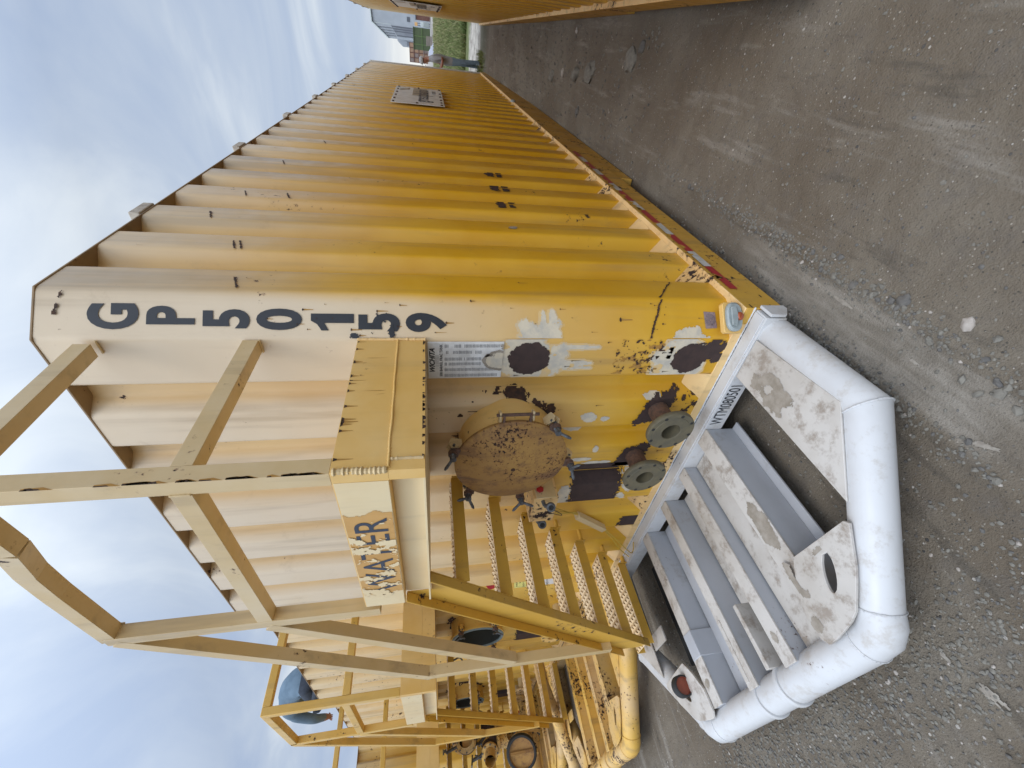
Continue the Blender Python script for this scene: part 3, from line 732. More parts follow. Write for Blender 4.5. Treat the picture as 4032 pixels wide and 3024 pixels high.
    if lidded:
        mb = MB(); prof = [(.275, .0), (.306, .002), (.311, .008), (.311, .022), (.304, .028)]
        for i in range(1, 12):
            r = .298 * (1 - i / 11); prof.append((r, .028 + .048 * (1 - (r / .298) ** 2)))
        mb.lathe(lidc, ax, prof, M_lid, 64)
        mb.lathe(lidc, ax, [(.012, .074), (.012, .079), (0, .080)], M_rust, 12)
        mb.build('manway_lid', neck, smooth=45)
    # hinge at the right (+x) side, swing bolts round the rim
    mb = MB(); hx = mc.x + .305
    if lidded:
        for dz in (-.085, .085):
            mb.prism([(hx - .035, -.187, dz + mc.z - .006), (hx + .035, -.172, dz + mc.z - .006), (hx + .05, -.17, dz + mc.z - .006), (hx + .03, -.13, dz + mc.z - .006), (hx - .02, -.13, dz + mc.z - .006)], (0, 0, .012), M_frame)
            mb.prism([(hx - .06, -.197, dz * .8 + mc.z - .006), (hx + .03, -.187, dz * .8 + mc.z - .006), (hx + .04, -.18, dz * .8 + mc.z - .006), (hx + .0, -.17, dz * .8 + mc.z - .006)], (0, 0, .012), M_rustmet)
        mb.tube([(hx + .028, -.165, mc.z - .115), (hx + .028, -.165, mc.z + .105)], .009, M_rustmet, 12)
        mb.beam((hx - .045, -.198, mc.z - .07), (hx - .045, -.198, mc.z + .07), .075, .012, M_lid, up=(0, -1, 0))
        mb.build('lid_hinge', neck, bevel=.002)
    angs = (52, 128, 232, 305, 350 + 0) if lidded else (60, 130, 230, 310)
    angs = (72, -38, -95, 137, 195) if lidded else (35, 145, 215, -30)
    for i, a in enumerate(angs):
        t = R(a if lidded else a); cx, cz = mc.x + .318 * math.cos(t), mc.z + .318 * math.sin(t)
        rad = Vector((math.cos(t), 0, math.sin(t))); tg = Vector((-math.sin(t), 0, math.cos(t)))
        c0 = Vector((cx, -.165, cz)); mb = MB()
        for s_ in (-1, 1):                                   # lug pair on the neck
            q = c0 + tg * s_ * .018
            mb.prism([q - rad * .03 + Vector((0, .06, 0)), q + rad * .03 + Vector((0, .055, 0)), q + rad * .045 + Vector((0, .02, 0)), q + rad * .03 + Vector((0, -.012, 0)), q - rad * .03 + Vector((0, -.0, 0))], tg * .008, M_frame if lidded else M_oldyel)
        mb.tube([c0 + rad * .02 - tg * .03, c0 + rad * .02 + tg * .03], .007, M_galv, 10)
        ln = .085 if lidded else .06
        mb.tube([c0 + rad * .02, c0 + rad * .02 + Vector((0, -ln, 0))], .010, M_galv, 12)
        mb.tube([c0 + rad * .02 + Vector((0, -.028, 0)), c0 + rad * .02 + Vector((0, -.05, 0))], .024, M_rustmet, 12)
        mb.tube([c0 + rad * .02 + Vector((0, -.05, 0)), c0 + rad * .02 + Vector((0, -.082, 0))], .017, M_galv, 12)
        mb.box(c0.x + rad.x * .0 - .03, c0.x + rad.x * .0 + .03, -.200, -.187, c0.z - .022, c0.z + .022, M_rustmet)
        e = c0 + rad * .02 + Vector((0, -.07, 0))
        for w_ in ((tg * .9 + rad * .35), (-tg * .9 + rad * .35)):
            ww = (w_.normalized() + Vector((0, -.45, 0))).normalized()
            mb.tube([e, e + ww * .03, e + ww * .062, e + ww * .075], .0085, M_galv, 10, True, [.009, .008, .009, .005])
        mb.build('swing_bolt', neck)
    # flanged nozzles
    for cx, cz in ((-.655, .44), (-1.065, .465)):
        mb = MB(); yb = fy(cx); base = Vector((cx, yb + .01, cz)); ln = .17 + yb
        mb.lathe(base, ax, [(.060, 0), (.060, ln - .02), (.075, ln - .0), (.075, ln)], M_rustmet if special else M_frame, 36)
        pip = mb.build('outlet_nozzle', root)
        mb = MB(); mb.lathe(base, ax, [(.06, ln - .005), (.134, ln - .005), (.137, ln - .001), (.137, ln + .023), (.134, ln + .027), (.108, ln + .027), (.106, ln + .029), (.058, ln + .029), (.055, ln + .026), (.055, ln - .12), (0, ln - .12)], M_olive if special else M_oldyel, 56)
        for q in range(8):
            t = R(22.5 + 45 * q + 10); bc = Vector((cx + .121 * math.cos(t), yb + .01 - ln - .0275, cz + .121 * math.sin(t)))
            mb.lathe(bc, ax, [(.0105, .0), (.0105, .0008), (0, .0008)], M_rubber, 14)
            mb.lathe(bc, ax, [(.0135, .0), (.0128, .0012), (.0105, .0014)], M_olive, 14)
        mb.build('pipe_flange', pip, smooth=40)
    # chart plate
    if special:
        mb = MB(); F = lambda u, v, o=0: (u, -.006 - o, v)
        x0, x1, z0, z1 = -.380, -.163, 1.411, 1.772
        mb.box(x0, x1, -.006, -.003, z0, z1, M_platew); plate = mb.build('gauge_chart_plate', root, bevel=.001)
        mb = text_bm('WICHITA', .034, M_black, lambda u, v: F(-.272 + u, 1.752 + v, .0012), shear=.35, bold=.0012, sx=1.0)
        text_bm('500 BARREL FRAC TANK', .0185, M_black, lambda u, v: F(-.272 + u, 1.710 + v, .0012), bold=.0003, sx=.95, mb=mb)
        for i, z in enumerate((1.736, 1.730, 1.724)):
            text_bm(('TANK MFG. CO., INC.', 'WICHITA TANK CO.', 'FRAC TANK DIVISION')[i] if False else 'TANK MANUFACTURING CO.', .0055, M_ink, lambda u, v, z=z: F(-.272 + u, z + v, .0012), mb=mb)
        rr = random.Random(1)
        for cx in (-.363, -.327, -.292, -.262, -.222, -.186):
            for r_ in range(40):
                z = 1.69 - r_ * .0066
                if (cx > -.30 and r_ > 26 and cx < -.2) or nz(cx, z, 30, 5) > .55: continue
                for c_ in range(3): mb.face([F(cx - .008 + c_ * .006, z, .0012), F(cx - .004 + c_ * .006, z, .0012), F(cx - .004 + c_ * .006, z + .0035, .0012), F(cx - .008 + c_ * .006, z + .0035, .0012)], M_ink)
                if r_ % 5 == 0: mb.face([F(cx - .012, z - .0015, .001), F(cx + .014, z - .0015, .001), F(cx + .014, z - .0009, .001), F(cx - .012, z - .0009, .001)], M_ink)
        mb.build('chart_print', plate, smooth=0)
        mb = MB()
        grid_decal(mb, lambda u, v: F(u, v, .003), -.36, -.185, 1.412, 1.53, .003, lambda u, v: blob(-.272, 1.425, .062, .085, .12, 20, 3)(u, v) and not blob(-.272, 1.42, .05, .072, .15, 20, 3)(u, v), M_dirtst)
        grid_decal(mb, lambda u, v: F(u, v, .0024), -.36, -.17, 1.412, 1.53, .003, blob(-.268, 1.425, .055, .078, .2, 20, 3), M_prim)
        grid_decal(mb, lambda u, v: F(u, v, .003), -.25, -.17, 1.412, 1.50, .003, lambda u, v: nz(u, v, 30, 8) > .25, M_dirtst)
        mb.build('smudge', plate, smooth=0)
        # small label and marker lamp at the corner foot
        mb = MB(); f = cmap(.003)
        mb.face([f(.055, .272), f(.140, .278), f(.143, .345), f(.052, .338)], M_stick)
        lb = mb.build('asset_label', root, smooth=0); mb = MB()
        for i in range(5):
            rr_ = .006 + .006 * i; cu_, cv_ = .098, .308
            for q in range(20):
                t0, t1 = [2 * math.pi * w_ / 20 for w_ in (q, q + .7)]
                pt = lambda t, r: cmap(.004)(cu_ + max(-.04, min(.04, r * math.cos(t))), cv_ + max(-.03, min(.03, r * .9 * math.sin(t))))
                mb.face([pt(t0, rr_), pt(t1, rr_), pt(t1, rr_ + .0022), pt(t0, rr_ + .0022)], M_ink)
        mb.build('label_print', lb, smooth=0)
    lamp = MB()
    def lp(u, v, o): return cmap(o)(u, v)
    out = [(-.005, .140), (.03, .115), (.18, .115), (.205, .14), (.205, .195), (.01, .205), (-.005, .19)]
    out = [(.012, .100), (.155, .100), (.170, .112), (.170, .190), (.160, .200), (.022, .200), (.012, .190)]
    z_off = .096
    lamp.prism([lp(u, v + z_off, .058) for u, v in out], tuple(Vector((Q2, -Q2, 0)) * .030), M_plat)
    lo = lamp.build('marker_lamp', root, bevel=.003)
    if special:
        mb = MB(); ctr = (.092, .148 + z_off); a_, b_ = .074, .044
        ring = []
        for rr_, hh_ in ((1.0, .091), (1.0, .103), (.86, .112), (.80, .112)):
            ring.append([lp(ctr[0] + a_ * rr_ * math.copysign(abs(math.cos(t)) ** .7, math.cos(t)), ctr[1] + b_ * rr_ * math.copysign(abs(math.sin(t)) ** .8, math.sin(t)), hh_) for t in [2 * math.pi * q / 36 for q in range(36)]])
        for i in range(len(ring) - 1):
            for q in range(36): mb.face([ring[i][q], ring[i][(q + 1) % 36], ring[i + 1][(q + 1) % 36], ring[i + 1][q]], M_lampgrey)
        mb.face(ring[-1], M_lampgrey)
        mb.prism([lp(u, v + z_off, .113) for u, v in ((.04, .152), (.092, .140), (.144, .152), (.138, .176), (.046, .176))], tuple(Vector((Q2, -Q2, 0)) * .012), M_lampgrey)
        mb.build('lamp_housing', lo, bevel=.002)
        mb = MB(); mb.lathe(lp(.092, .128 + z_off, .112), (Q2, -Q2, -.2), [(.021, 0), (.021, .008), (.016, .014), (0, .016)], M_lens, 24); mb.build('lamp_lens', lo)
        # serial number down the corner
        mb = MB()
        for i, ch in enumerate('GP50159'):
            z = 3.018 - .2085 * i; ctr_u = (.097, .097, .089, .087, .078, .077, .077)[i]
            sxx = .66 if ch in 'GP' else (.78 if ch == '0' else .76)
            if ch == '1':
                pp = [(.036, -.090), (.036, .090), (.004, .090), (-.012, .064), (-.040, .046), (-.040, .016), (-.006, .034), (-.006, -.090)]
                mb.face([cmap(.003)(ctr_u + a, z + b) for a, b in [pp[0], pp[1], pp[2], pp[3], pp[6], pp[7]]], M_black)
                mb.face([cmap(.003)(ctr_u + a, z + b) for a, b in [pp[3], pp[4], pp[5], pp[6]]], M_black); continue
            text_bm(ch, .236, M_black, lambda u, v, z=z, cu_=ctr_u: cmap(.003)(cu_ + u, z + v), bold=.009, sx=sxx, mb=mb)
        mb.build('number_lettering', root, smooth=0)
    else:
        mb = MB()
        for i, ch in enumerate('GP50212'):
            z = 3.018 - .2085 * i
            text_bm(ch, .236, M_black, lambda u, v, z=z: cmap(.003)(.09 + u, z + v), bold=.011, sx=.62, mb=mb)
        mb.build('number_lettering', root, smooth=0)
    return root

t1 = make_tank('storage_tank', 'yellow corrugated steel tank numbered GP50159 with freshly painted white skid nose', True, True, True)
# sockets box beside the stairs (part of the first tank)
mb = MB()
mb.box(-1.50, -1.24, -.165, -.002, .985, 1.145, M_ledge); mb.box(-1.24, -1.235, -.165, -.002, 1.0, 1.13, M_frame)
jb = mb.build('socket_box', t1, bevel=.006)
mb = MB(); mb.lathe((-1.232, -.105, 1.10), (1, 0, -.1), [(.024, 0), (.026, .012), (.020, .016), (0, .016)], M_red, 6); mb.build('red_plug', jb)
def gladhand(c, d):
    mb = MB(); c = Vector(c); d = Vector(d).normalized()
    mb.tube([c, c + d * .035, c + d * .06 + Vector((0, 0, -.02))], .012, M_galv, 12)
    mb.lathe(c + d * .06 + Vector((0, 0, -.035)), (.6, -.8, .1), [(.028, -.012), (.030, .0), (.028, .012), (.017, .014), (.014, .010), (0, .010)], M_galv, 24)
    mb.lathe(c + d * .06 + Vector((0, 0, -.035)), (.6, -.8, .1), [(.018, .0135), (.010, .016), (0, .011)], M_rubber, 20)
    mb.beam(c + d * .06 + Vector((-.01, 0, -.05)), c + d * .06 + Vector((-.01, 0, -.095)), .035, .010, M_galv)
    return mb.build('gladhand', jb, bevel=.001)
gladhand((-1.27, -.165, 1.085), (0.3, -1, 0)); gladhand((-1.50, -.13, 1.075), (-1, -.5, .1))
mb = MB()
def cable(mb, pts, r=.004, m=M_gold):
    out = []; P_ = [Vector(p) for p in pts]
    for i in range(len(P_) - 1):
        p0 = P_[max(0, i - 1)]; p1 = P_[i]; p2 = P_[i + 1]; p3 = P_[min(len(P_) - 1, i + 2)]
        for k in range(6):
            t = k / 6; out.append(0.5 * ((2 * p1) + (-p0 + p2) * t + (2 * p0 - 5 * p1 + 4 * p2 - p3) * t * t + (-p0 + 3 * p1 - 3 * p2 + p3) * t ** 3))
    out.append(P_[-1]); mb.tube(out, r, m, 8)
for dy_ in (0, .02, -.02):
    mb = MB(); cable(mb, [(-1.42, -.12 + dy_, .99), (-1.50, -.10 + dy_, .93), (-1.58, -.07, .80 + dy_), (-1.665, -.04, .735)]); mb.build('air_line', jb)
mb = MB(); cable(mb, [(-1.87, -.05, .48), (-1.98, -.10, .36), (-2.13, -.13, .22), (-2.17, -.10, .17), (-2.05, -.09, .20)])
mb.build('air_line', jb); mb = MB(); cable(mb, [(-1.87, -.05, .49), (-2.00, -.09, .38), (-2.12, -.10, .30), (-2.22, -.12, .20)])
mb.build('air_line', jb); mb = MB(); cable(mb, [(-1.33, -.17, 1.07), (-1.30, -.23, 1.0), (-1.36, -.22, .96), (-1.40, -.17, 1.02)], .0022, M_rubber)
mb.build('air_line', jb)
mb = MB(); mb.beam((-1.66, -.045, .745), (-1.875, -.045, .485), .045, .05, M_frame, up=(0, 1, 0)); mb.build('cable_conduit', t1, bevel=.003)
# sign on the long side
sgn = MB(); x = .03
Psign = [(x, 6.0, 1.485), (x, 8.02, 1.495), (x, 8.04, 2.30), (x, 6.0, 2.286)]
sgn.prism(Psign, (-.008, 0, 0), M_platew); so = sgn.build('sign_board', t1, bevel=.002)
mb = MB()
text_bm('greatplains', .34, M_dblue, lambda u, v: (x + .0018, 7.02 + u, 1.83 + v), sx=1.05, mb=mb, bold=.004)
text_bm('rentals', .13, M_ink, lambda u, v: (x + .0018, 7.52 + u, 1.64 + v), sx=1.1, mb=mb)
mb.face([(x + .0012, 6.95, 1.74), (x + .0012, 7.98, 1.74), (x + .0012, 7.98, 1.99), (x + .0012, 6.95, 1.99)], flat('tan_fade', (.36, .30, .22), .5))
for a in range(7):
    y = 7.45 + .05 * a; mb.face([(x + .0015, y, 2.22), (x + .0015, y + .02, 2.22), (x + .0015, y + .30 - .02 * a, 2.05), (x + .0015, y + .25 - .02 * a, 2.05)], flat('tan_streak', (.5, .42, .32), .5) if a == 0 else bpy.data.materials['tan_streak'])
mb.build('sign_print', so, smooth=0)
mb = MB()
for y, z in [(6.05, 1.53), (7.0, 1.53), (7.98, 1.53), (6.05, 2.25), (6.4, 2.25), (6.8, 2.25), (7.2, 2.25), (7.6, 2.25), (7.98, 2.25), (6.05, 1.9), (7.98, 1.9), (6.3, 1.53), (6.6, 1.53), (7.4, 1.53)]:
    mb = MB(); mb.lathe((x, y, z), (1, 0, 0), [(.018, 0), (.018, .008), (.010, .014), (0, .015)], M_rust, 10); mb.build('bolt_head', so)
mb = MB(); mb.lathe((.035, 7.4, .215), (1, 0, 0), [(.0, .0), (.05, 0), (.04, .03), (0, .04)], M_lampgrey, 16); mb.build('side_lamp', t1)
mb = MB(); mb.box(.0, .025, L - .10, L + .012, .2, H + .03, M_silver); mb.box(-.115, .0, L + .004, L + .03, .2, H + .02, M_silver); mb.build('corner_post', t1, bevel=.004)

# second kind: same tank with worn yellow nose and open manway
t2 = make_tank('storage_tank', 'yellow corrugated tank with open round manway and worn yellow nose, next to GP50159', False, False, False)
t2.location = (-3.20, .20, 0)
def t2c(u, v, o=.004): return cmap(o)(u, v)
def plate_(z0, z1, m, o=.004):
    mb = MB(); mb.face([t2c(.02, z0, o), t2c(.20, z0, o), t2c(.20, z1, o), t2c(.02, z1, o)], m); return mb
mb = plate_(.862, .985, M_stky)
for z, tx, s_ in ((.958, 'NONPOTABLE', .024), (.924, 'WATER', .028), (.888, 'DO NOT DRINK', .024)): text_bm(tx, s_, M_black, lambda u, v, z=z: t2c(.11 + u, z + v, .006), mb=mb)
mb.build('warning_sticker', t2, smooth=0)
mb = plate_(.56, .84, M_platew)
mb.face([t2c(.02, .80, .005), t2c(.20, .80, .005), t2c(.20, .838, .005), t2c(.02, .838, .005)], M_black)
for z, tx, s_ in ((.765, 'CONFINED', .036), (.715, 'SPACE', .044), (.64, 'DO NOT ENTER', .028)): text_bm(tx, s_, M_black, lambda u, v, z=z: t2c(.11 + u, z + v, .006), mb=mb)
mb.build('warning_sticker', t2, smooth=0)
mb = MB(); mb.lathe(t2c(.09, 1.22, .004), (Q2, -Q2, 0), [(.055, 0), (.055, .002), (0, .002)], M_red, 24); mb.build('warning_sticker', t2, smooth=0)
mb = MB(); grid_decal(mb, cmap(.004), .03, .19, .36, .50, .004, blob(.11, .44, .06, .05, .6, 20, 3), M_red); mb.build('warning_sticker', t2, smooth=0)
mb = plate_(1.70, 1.80, M_stky); text_bm('DO NOT DRINK', .024, M_black, lambda u, v: t2c(.11 + u, 1.735 + v, .006), mb=mb); mb.build('warning_sticker', t2, smooth=0)
t3 = copy_tree(t2); t3.location = (-6.42, .38, 0); t3['label'] = 'yellow corrugated tank behind the pipework, third along the row'
for c in list(kids(t3)):
    if c.name.startswith('warning_sticker'): bpy.data.objects.remove(c)
t4 = copy_tree(t3); t4.location = (-9.75, -.25, 0); t4['label'] = 'yellow tank seen left of the third one, its front standing slightly forward'
t5 = copy_tree(t4); t5.location = (-13.0, -.75, 0); t5['label'] = 'farthest yellow tank of the row, filling the gap behind the pipework'
tr = copy_tree(t3); tr.location = (W + 1.297 - .0117 * .9, .9, 0); tr['label'] = 'yellow corrugated tank across the narrow alley, only its left side in view'
tr.rotation_euler = (0, 0, R(.67))
for c in list(kids(tr)):
    if c.name.split('.')[0] in ('bumper_pipe', 'front_cross_beam', 'nose_beam', 'tray_plate', 'walkway_plate', 'gusset_plate', 'beam_sleeve', 'rubber_mat', 'stair_foot'):
        for k in list(kids(c)): bpy.data.objects.remove(k)
        bpy.data.objects.remove(c)
for c in kids(t3):
    if c.name.split('.')[0] in ('platform', 'handrail', 'stair_tread', 'stair_stringer', 'stair_foot'): c.scale = (1, 1.7, 1)
so2 = copy_tree(so, tr)
# the sign sits on this tank's other side
so2.rotation_euler = (0, 0, math.pi); so2.location = (-W, 14.2, .0)
for t in (t1, t2, t3, t4, t5, tr): t['group'] = 'yellow corrugated storage tanks standing side by side'

# ---------------------------------------------------------------- ground
def gz(x, y):
    z = -.17
    if y > 7: z += .24 * min(1, (y - 7) / 7.5)
    if y > 15: z += .011 * (y - 15)
    if y < 7 : z += .010 * noise.noise((x * 1.1, y * .8, 3)) + .006 * noise.noise((x * 4, y * 4, 1))
    d = x - .12
    return z
def ghz(x, y):
    """fine relief near the camera: a ridge of loose gravel along the skid, wheel ruts before the nose"""
    z = gz(x, y)
    if -4 < y < 8 and -5 < x < 1.5:
        z += .020 * (math.exp(-((x + .045 + .03 * noise.noise((y * 1.3, 2, 2))) / .035) ** 2) + .8 * math.exp(-((x - .24 + .03 * noise.noise((y * 1.5, 5, 2))) / .045) ** 2)) * (1 if y > -.9 else math.exp(-(y + .9) ** 2 / .1)) * max(0, 1 - y / 6)
        z += .006 * noise.fractal((x * 9, y * 9, 0), .8, 2, 4)
        if y < -1:
            z += .012 * math.sin((x * 1.0 + y * .25) * 24 + 2 * noise.noise((x, y * 2, 4))) * min(1, -1 - y) * (.5 + .5 * noise.noise((x * 1.5, y * 1.5, 8)))
    return z
def axis(pts):
    out = []
    for a, b, s in pts:
        n = max(1, int(round((b - a) / s))); out += [a + (b - a) * i / n for i in range(n)]
    out.append(pts[-1][1]); return out
xs_ = axis([(-1500, -60, 240), (-60, -14, 6), (-14, -5, .6), (-5, -2, .06), (-2, 1.5, .02), (1.5, 5, .5), (5, 60, 8), (60, 1500, 240)])
ys_ = axis([(-600, -20, 145), (-20, -4, 1.6), (-4, -2.6, .08), (-2.6, 2, .02), (2, 7, .05), (7, 16, .2), (16, 30, 1), (30, 120, 8), (120, 3000, 480)])
gv = []; gf = []
nx_, ny_ = len(xs_), len(ys_)
for y in ys_:
    for x in xs_: gv.append((x, y, ghz(x, y) if y < 150 else gz(x, 120)))
for j in range(ny_ - 1):
    for i in range(nx_ - 1):
        a = j * nx_ + i; gf.append((a, a + 1, a + nx_ + 1, a + nx_))
me = bpy.data.meshes.new('ground'); me.from_pydata(gv, [], gf); me.polygons.foreach_set('use_smooth', [True] * len(gf))
s = NT('packed_dirt'); v = s.coords(loc=False)
c = s.mix(s.ramp(s.noise(v, .9, 6, .6), .35, .68), (.150, .121, .089), (.215, .186, .146))
c = s.mix(s.ramp(s.noise(v, 6, 6, .7), .48, .72, 0, .55), c, (.14, .122, .105))
vt = s.n('ShaderNodeMapping'); vt.inputs['Rotation'].default_value = (0, 0, R(12)); vt.inputs['Scale'].default_value = (2.2, .30, 1); s.l(v, vt.inputs[0])
c = s.mix(s.ramp(s.noise(vt.outputs[0], 3.2, 5, .62), .55, .72, 0, .55), c, (.33, .305, .265))
c = s.mix(s.ramp(s.noise(vt.outputs[0], 5.1, 6, .66), .44, .30, 0, .6), c, (.095, .082, .066))
gq = s.n('ShaderNodeSeparateXYZ'); s.l(v, gq.inputs[0])
wx = s.math('ADD', gq.outputs[0], s.math('MULTIPLY', s.math('SUBTRACT', s.noise(v, 3.0, 5, .6), .5), .12))
band = s.math('MULTIPLY', s.math('MULTIPLY', s.ramp(wx, -.05, -.01), s.ramp(wx, .22, .185)), s.math('MULTIPLY', s.ramp(gq.outputs[1], -1.15, -.7), s.ramp(gq.outputs[1], .9, .3)))
c = s.mix(s.math('MULTIPLY', band, .75), c, s.mix(s.ramp(s.noise(vt.outputs[0], 9, 6, .65), .35, .70), (.22, .195, .16), (.36, .33, .285)))
deb = s.ramp(s.noise(v, 55, 7, .75), .56, .68, 0, .65)
c = s.mix(s.math('MULTIPLY', deb, s.math('SUBTRACT', 1.0, band)), c, (.115, .105, .09))
vo = s.n('ShaderNodeTexVoronoi'); vo.inputs['Scale'].default_value = 42; vo.inputs['Randomness'].default_value = 1; s.l(v, vo.inputs['Vector'])
sz = s.n('ShaderNodeSeparateColor'); s.l(vo.outputs['Color'], sz.inputs[0])
thr = s.math('MULTIPLY', s.math('MULTIPLY', s.ramp(sz.outputs[0], .45, 1), .36), s.ramp(s.noise(v, 2.6, 4, .6), .38, .62, .25, 1.0))
peb = s.ramp(s.math('SUBTRACT', thr, vo.outputs['Distance']), 0, .05)
pc = s.n('ShaderNodeValToRGB'); pc.color_ramp.elements[0].color = (.07, .068, .066, 1); pc.color_ramp.elements[1].color = (.50, .46, .41, 1); pc.color_ramp.elements[1].position = .97
e_ = pc.color_ramp.elements.new(.6); e_.color = (.22, .20, .18, 1); s.l(sz.outputs[1], pc.inputs[0])
peb = s.math('MULTIPLY', peb, s.math('SUBTRACT', 1.0, s.math('MULTIPLY', band, .8)))
c = s.mix(peb, c, pc.outputs[0])
v2 = s.n('ShaderNodeTexVoronoi'); v2.inputs['Scale'].default_value = 95; s.l(v, v2.inputs['Vector'])
s2 = s.n('ShaderNodeSeparateColor'); s.l(v2.outputs['Color'], s2.inputs[0])
p2 = s.ramp(s.math('SUBTRACT', s.math('MULTIPLY', s.ramp(s2.outputs[0], .35, 1), .42), v2.outputs['Distance']), 0, .08)
p2 = s.math('MULTIPLY', p2, s.math('SUBTRACT', 1.0, s.math('MULTIPLY', band, .8)))
r2 = s.n('ShaderNodeValToRGB'); r2.color_ramp.elements[0].color = (.075, .068, .058, 1); r2.color_ramp.elements[1].color = (.40, .36, .30, 1); e3 = r2.color_ramp.elements.new(.7); e3.color = (.17, .15, .125, 1); s.l(s2.outputs[1], r2.inputs[0])
c = s.mix(s.math('MULTIPLY', p2, .85), c, r2.outputs[0])
gsp = s.n('ShaderNodeSeparateXYZ'); s.l(v, gsp.inputs[0])
# pale dry gravel strip, then rough grass far off
far = s.ramp(gsp.outputs[1], 15.2, 15.8); c = s.mix(far, c, s.mix(s.ramp(s.noise(v, 3, 6, .7), .42, .6), (.50, .46, .40), (.24, .21, .18)))
mud = s.math('MULTIPLY', s.ramp(gsp.outputs[1], 13.2, 14.2), s.ramp(gsp.outputs[1], 15.4, 14.9)); c = s.mix(s.math('MULTIPLY', mud, .7), c, (.075, .07, .04))
g1 = s.ramp(s.math('ADD', gsp.outputs[1], s.math('MULTIPLY', s.noise(v, 1.5, 4), 3.0)), 20, 21)
gc = s.mix(s.ramp(s.noise(v, .5, 6, .7), .35, .65), (.08, .115, .03), (.17, .17, .08))
gc = s.mix(s.ramp(gsp.outputs[1], 35, 70), gc, (.25, .23, .15))
c = s.mix(g1, c, gc)
c = s.mix(s.ramp(gsp.outputs[1], 76, 78), c, (.42, .39, .35))
s.color(c); s.rough(.95); s.b.inputs['Specular IOR Level'].default_value = .2
s.bump(s.math('ADD', s.math('ADD', s.noise(v, 30, 8, .7), s.math('MULTIPLY', s.noise(v, 120, 4), .4)), s.math('MULTIPLY', peb, .5)), .9, .012)
me.materials.append(s.m); go = bpy.data.objects.new('ground', me); col.objects.link(go); tag(go, kind='structure')

mb = MB(); M_chalk = flat('pale_scraped_dirt', (.33, .30, .255), .9, (.23, .20, .165), 30)
for (xa, ya), (xb, yb), w in (((-.004, -.89), (.056, -.996), .016), ((-.70, -1.314), (-.67, -1.415), .022), ((-.66, -1.455), (-.632, -1.57), .026), ((.121, -.528), (.111, -.607), .012), ((.16, -.02), (.15, -.30), .014)):
    L_s = math.hypot(xb - xa, yb - ya); dx1, dy1 = (xb - xa) / L_s, (yb - ya) / L_s
    grid_decal(mb, lambda u, v: (xa + dx1 * u - dy1 * v, ya + dy1 * u + dx1 * v, ghz(xa + dx1 * u - dy1 * v, ya + dy1 * u + dx1 * v) + .0035), -.02, L_s + .02, -w, w, .004,
               lambda u, v: nz(u * .6, v * 2, 22, xa * 9) + .25 > .9 * ((2 * u / L_s - 1) ** 2 + (v / w) ** 2), M_chalk)
tag(mb.build('ground_scrape', smooth=0), kind='structure')

# loose gravel (uncountable)
M_g1 = flat('gravel_grey', (.21, .195, .165), .95, (.14, .13, .11), 30, bump=.4)
M_g2 = flat('gravel_dark', (.10, .095, .09), .95, (.15, .14, .125), 30, bump=.4)
M_g3 = flat('gravel_pale', (.42, .38, .34), .95, (.32, .28, .24), 30, bump=.4)
def stone(mb, c, r, rnd, mat, sub=1):
    ico = STONE2 if sub > 1 else STONE
    sx, sy, sz = rnd.uniform(.7, 1.3), rnd.uniform(.7, 1.3), rnd.uniform(.45, .8); a = rnd.uniform(0, 6.28); ca, sa = math.cos(a), math.sin(a); sd_ = rnd.uniform(0, 100); k = len(mb.v)
    for p in ico[0]:
        d = 1 + .38 * noise.noise((p[0] * 1.3 + sd_, p[1] * 1.3, p[2] * 1.3)) + .15 * noise.noise((p[0] * 4 + sd_, p[1] * 4, p[2] * 4))
        x, y, z = p[0] * sx * d * r, p[1] * sy * d * r, p[2] * sz * d * r
        mb.v.append((c[0] + x * ca - y * sa, c[1] + x * sa + y * ca, c[2] + z))
    for f in ico[1]: mb.f.append(tuple(k + i for i in f)); mb.mi.append(mb.m(mat))
import bmesh
def ico(n):
    bm = bmesh.new(); bmesh.ops.create_icosphere(bm, subdivisions=n, radius=1); r = ([tuple(v.co) for v in bm.verts], [tuple(v.index for v in f.verts) for f in bm.faces]); bm.free(); return r
STONE = ico(1); STONE2 = ico(3)
rr = random.Random(21); mb = MB()
def put(x, y, r, sub=1):
    stone(mb, (x, y, ghz(x, y) + r * .18), r, rr, rr.choices((M_g1, M_g2, M_g3), (.74, .23, .03))[0], sub)
for i in range(5200):
    x = rr.uniform(-3.6, 1.4); y = rr.uniform(-2.5, 2.5)
    if x < -.0 and y > -1.5 and rr.random() < .6 : continue
    put(x, y, rr.choice((.0025, .003, .004, .005, .007)) * rr.uniform(.7, 1.4))
for i in range(2300):                       # gravel ridge beside the skid
    y = rr.gauss(0, 1) * .8 + .1; x = rr.choice((-.045 + rr.gauss(0, .03), .24 + rr.gauss(0, .035)))
    if -1.3 < y < 5: put(x, y, rr.uniform(.003, .009) * (1 if rr.random() > .08 else rr.uniform(1.5, 2.4)))
for i in range(2200):
    t = rr.random(); x = -.1 - 2.6 * t + rr.gauss(0, .10); y = -1.42 - .0 * t + rr.gauss(0, .12); put(x, y, rr.uniform(.003, .010))
for i in range(1100): put(rr.uniform(.05, 1.15), rr.uniform(2.5, 12), rr.uniform(.006, .016))
for i in range(1400): put(rr.uniform(-2.9, -.1), rr.uniform(-1.3, .1), rr.uniform(.003, .010))
tag(mb.build('gravel', smooth=24), 'loose grey gravel scattered over the packed dirt round the white nose', 'gravel', kind='stuff')
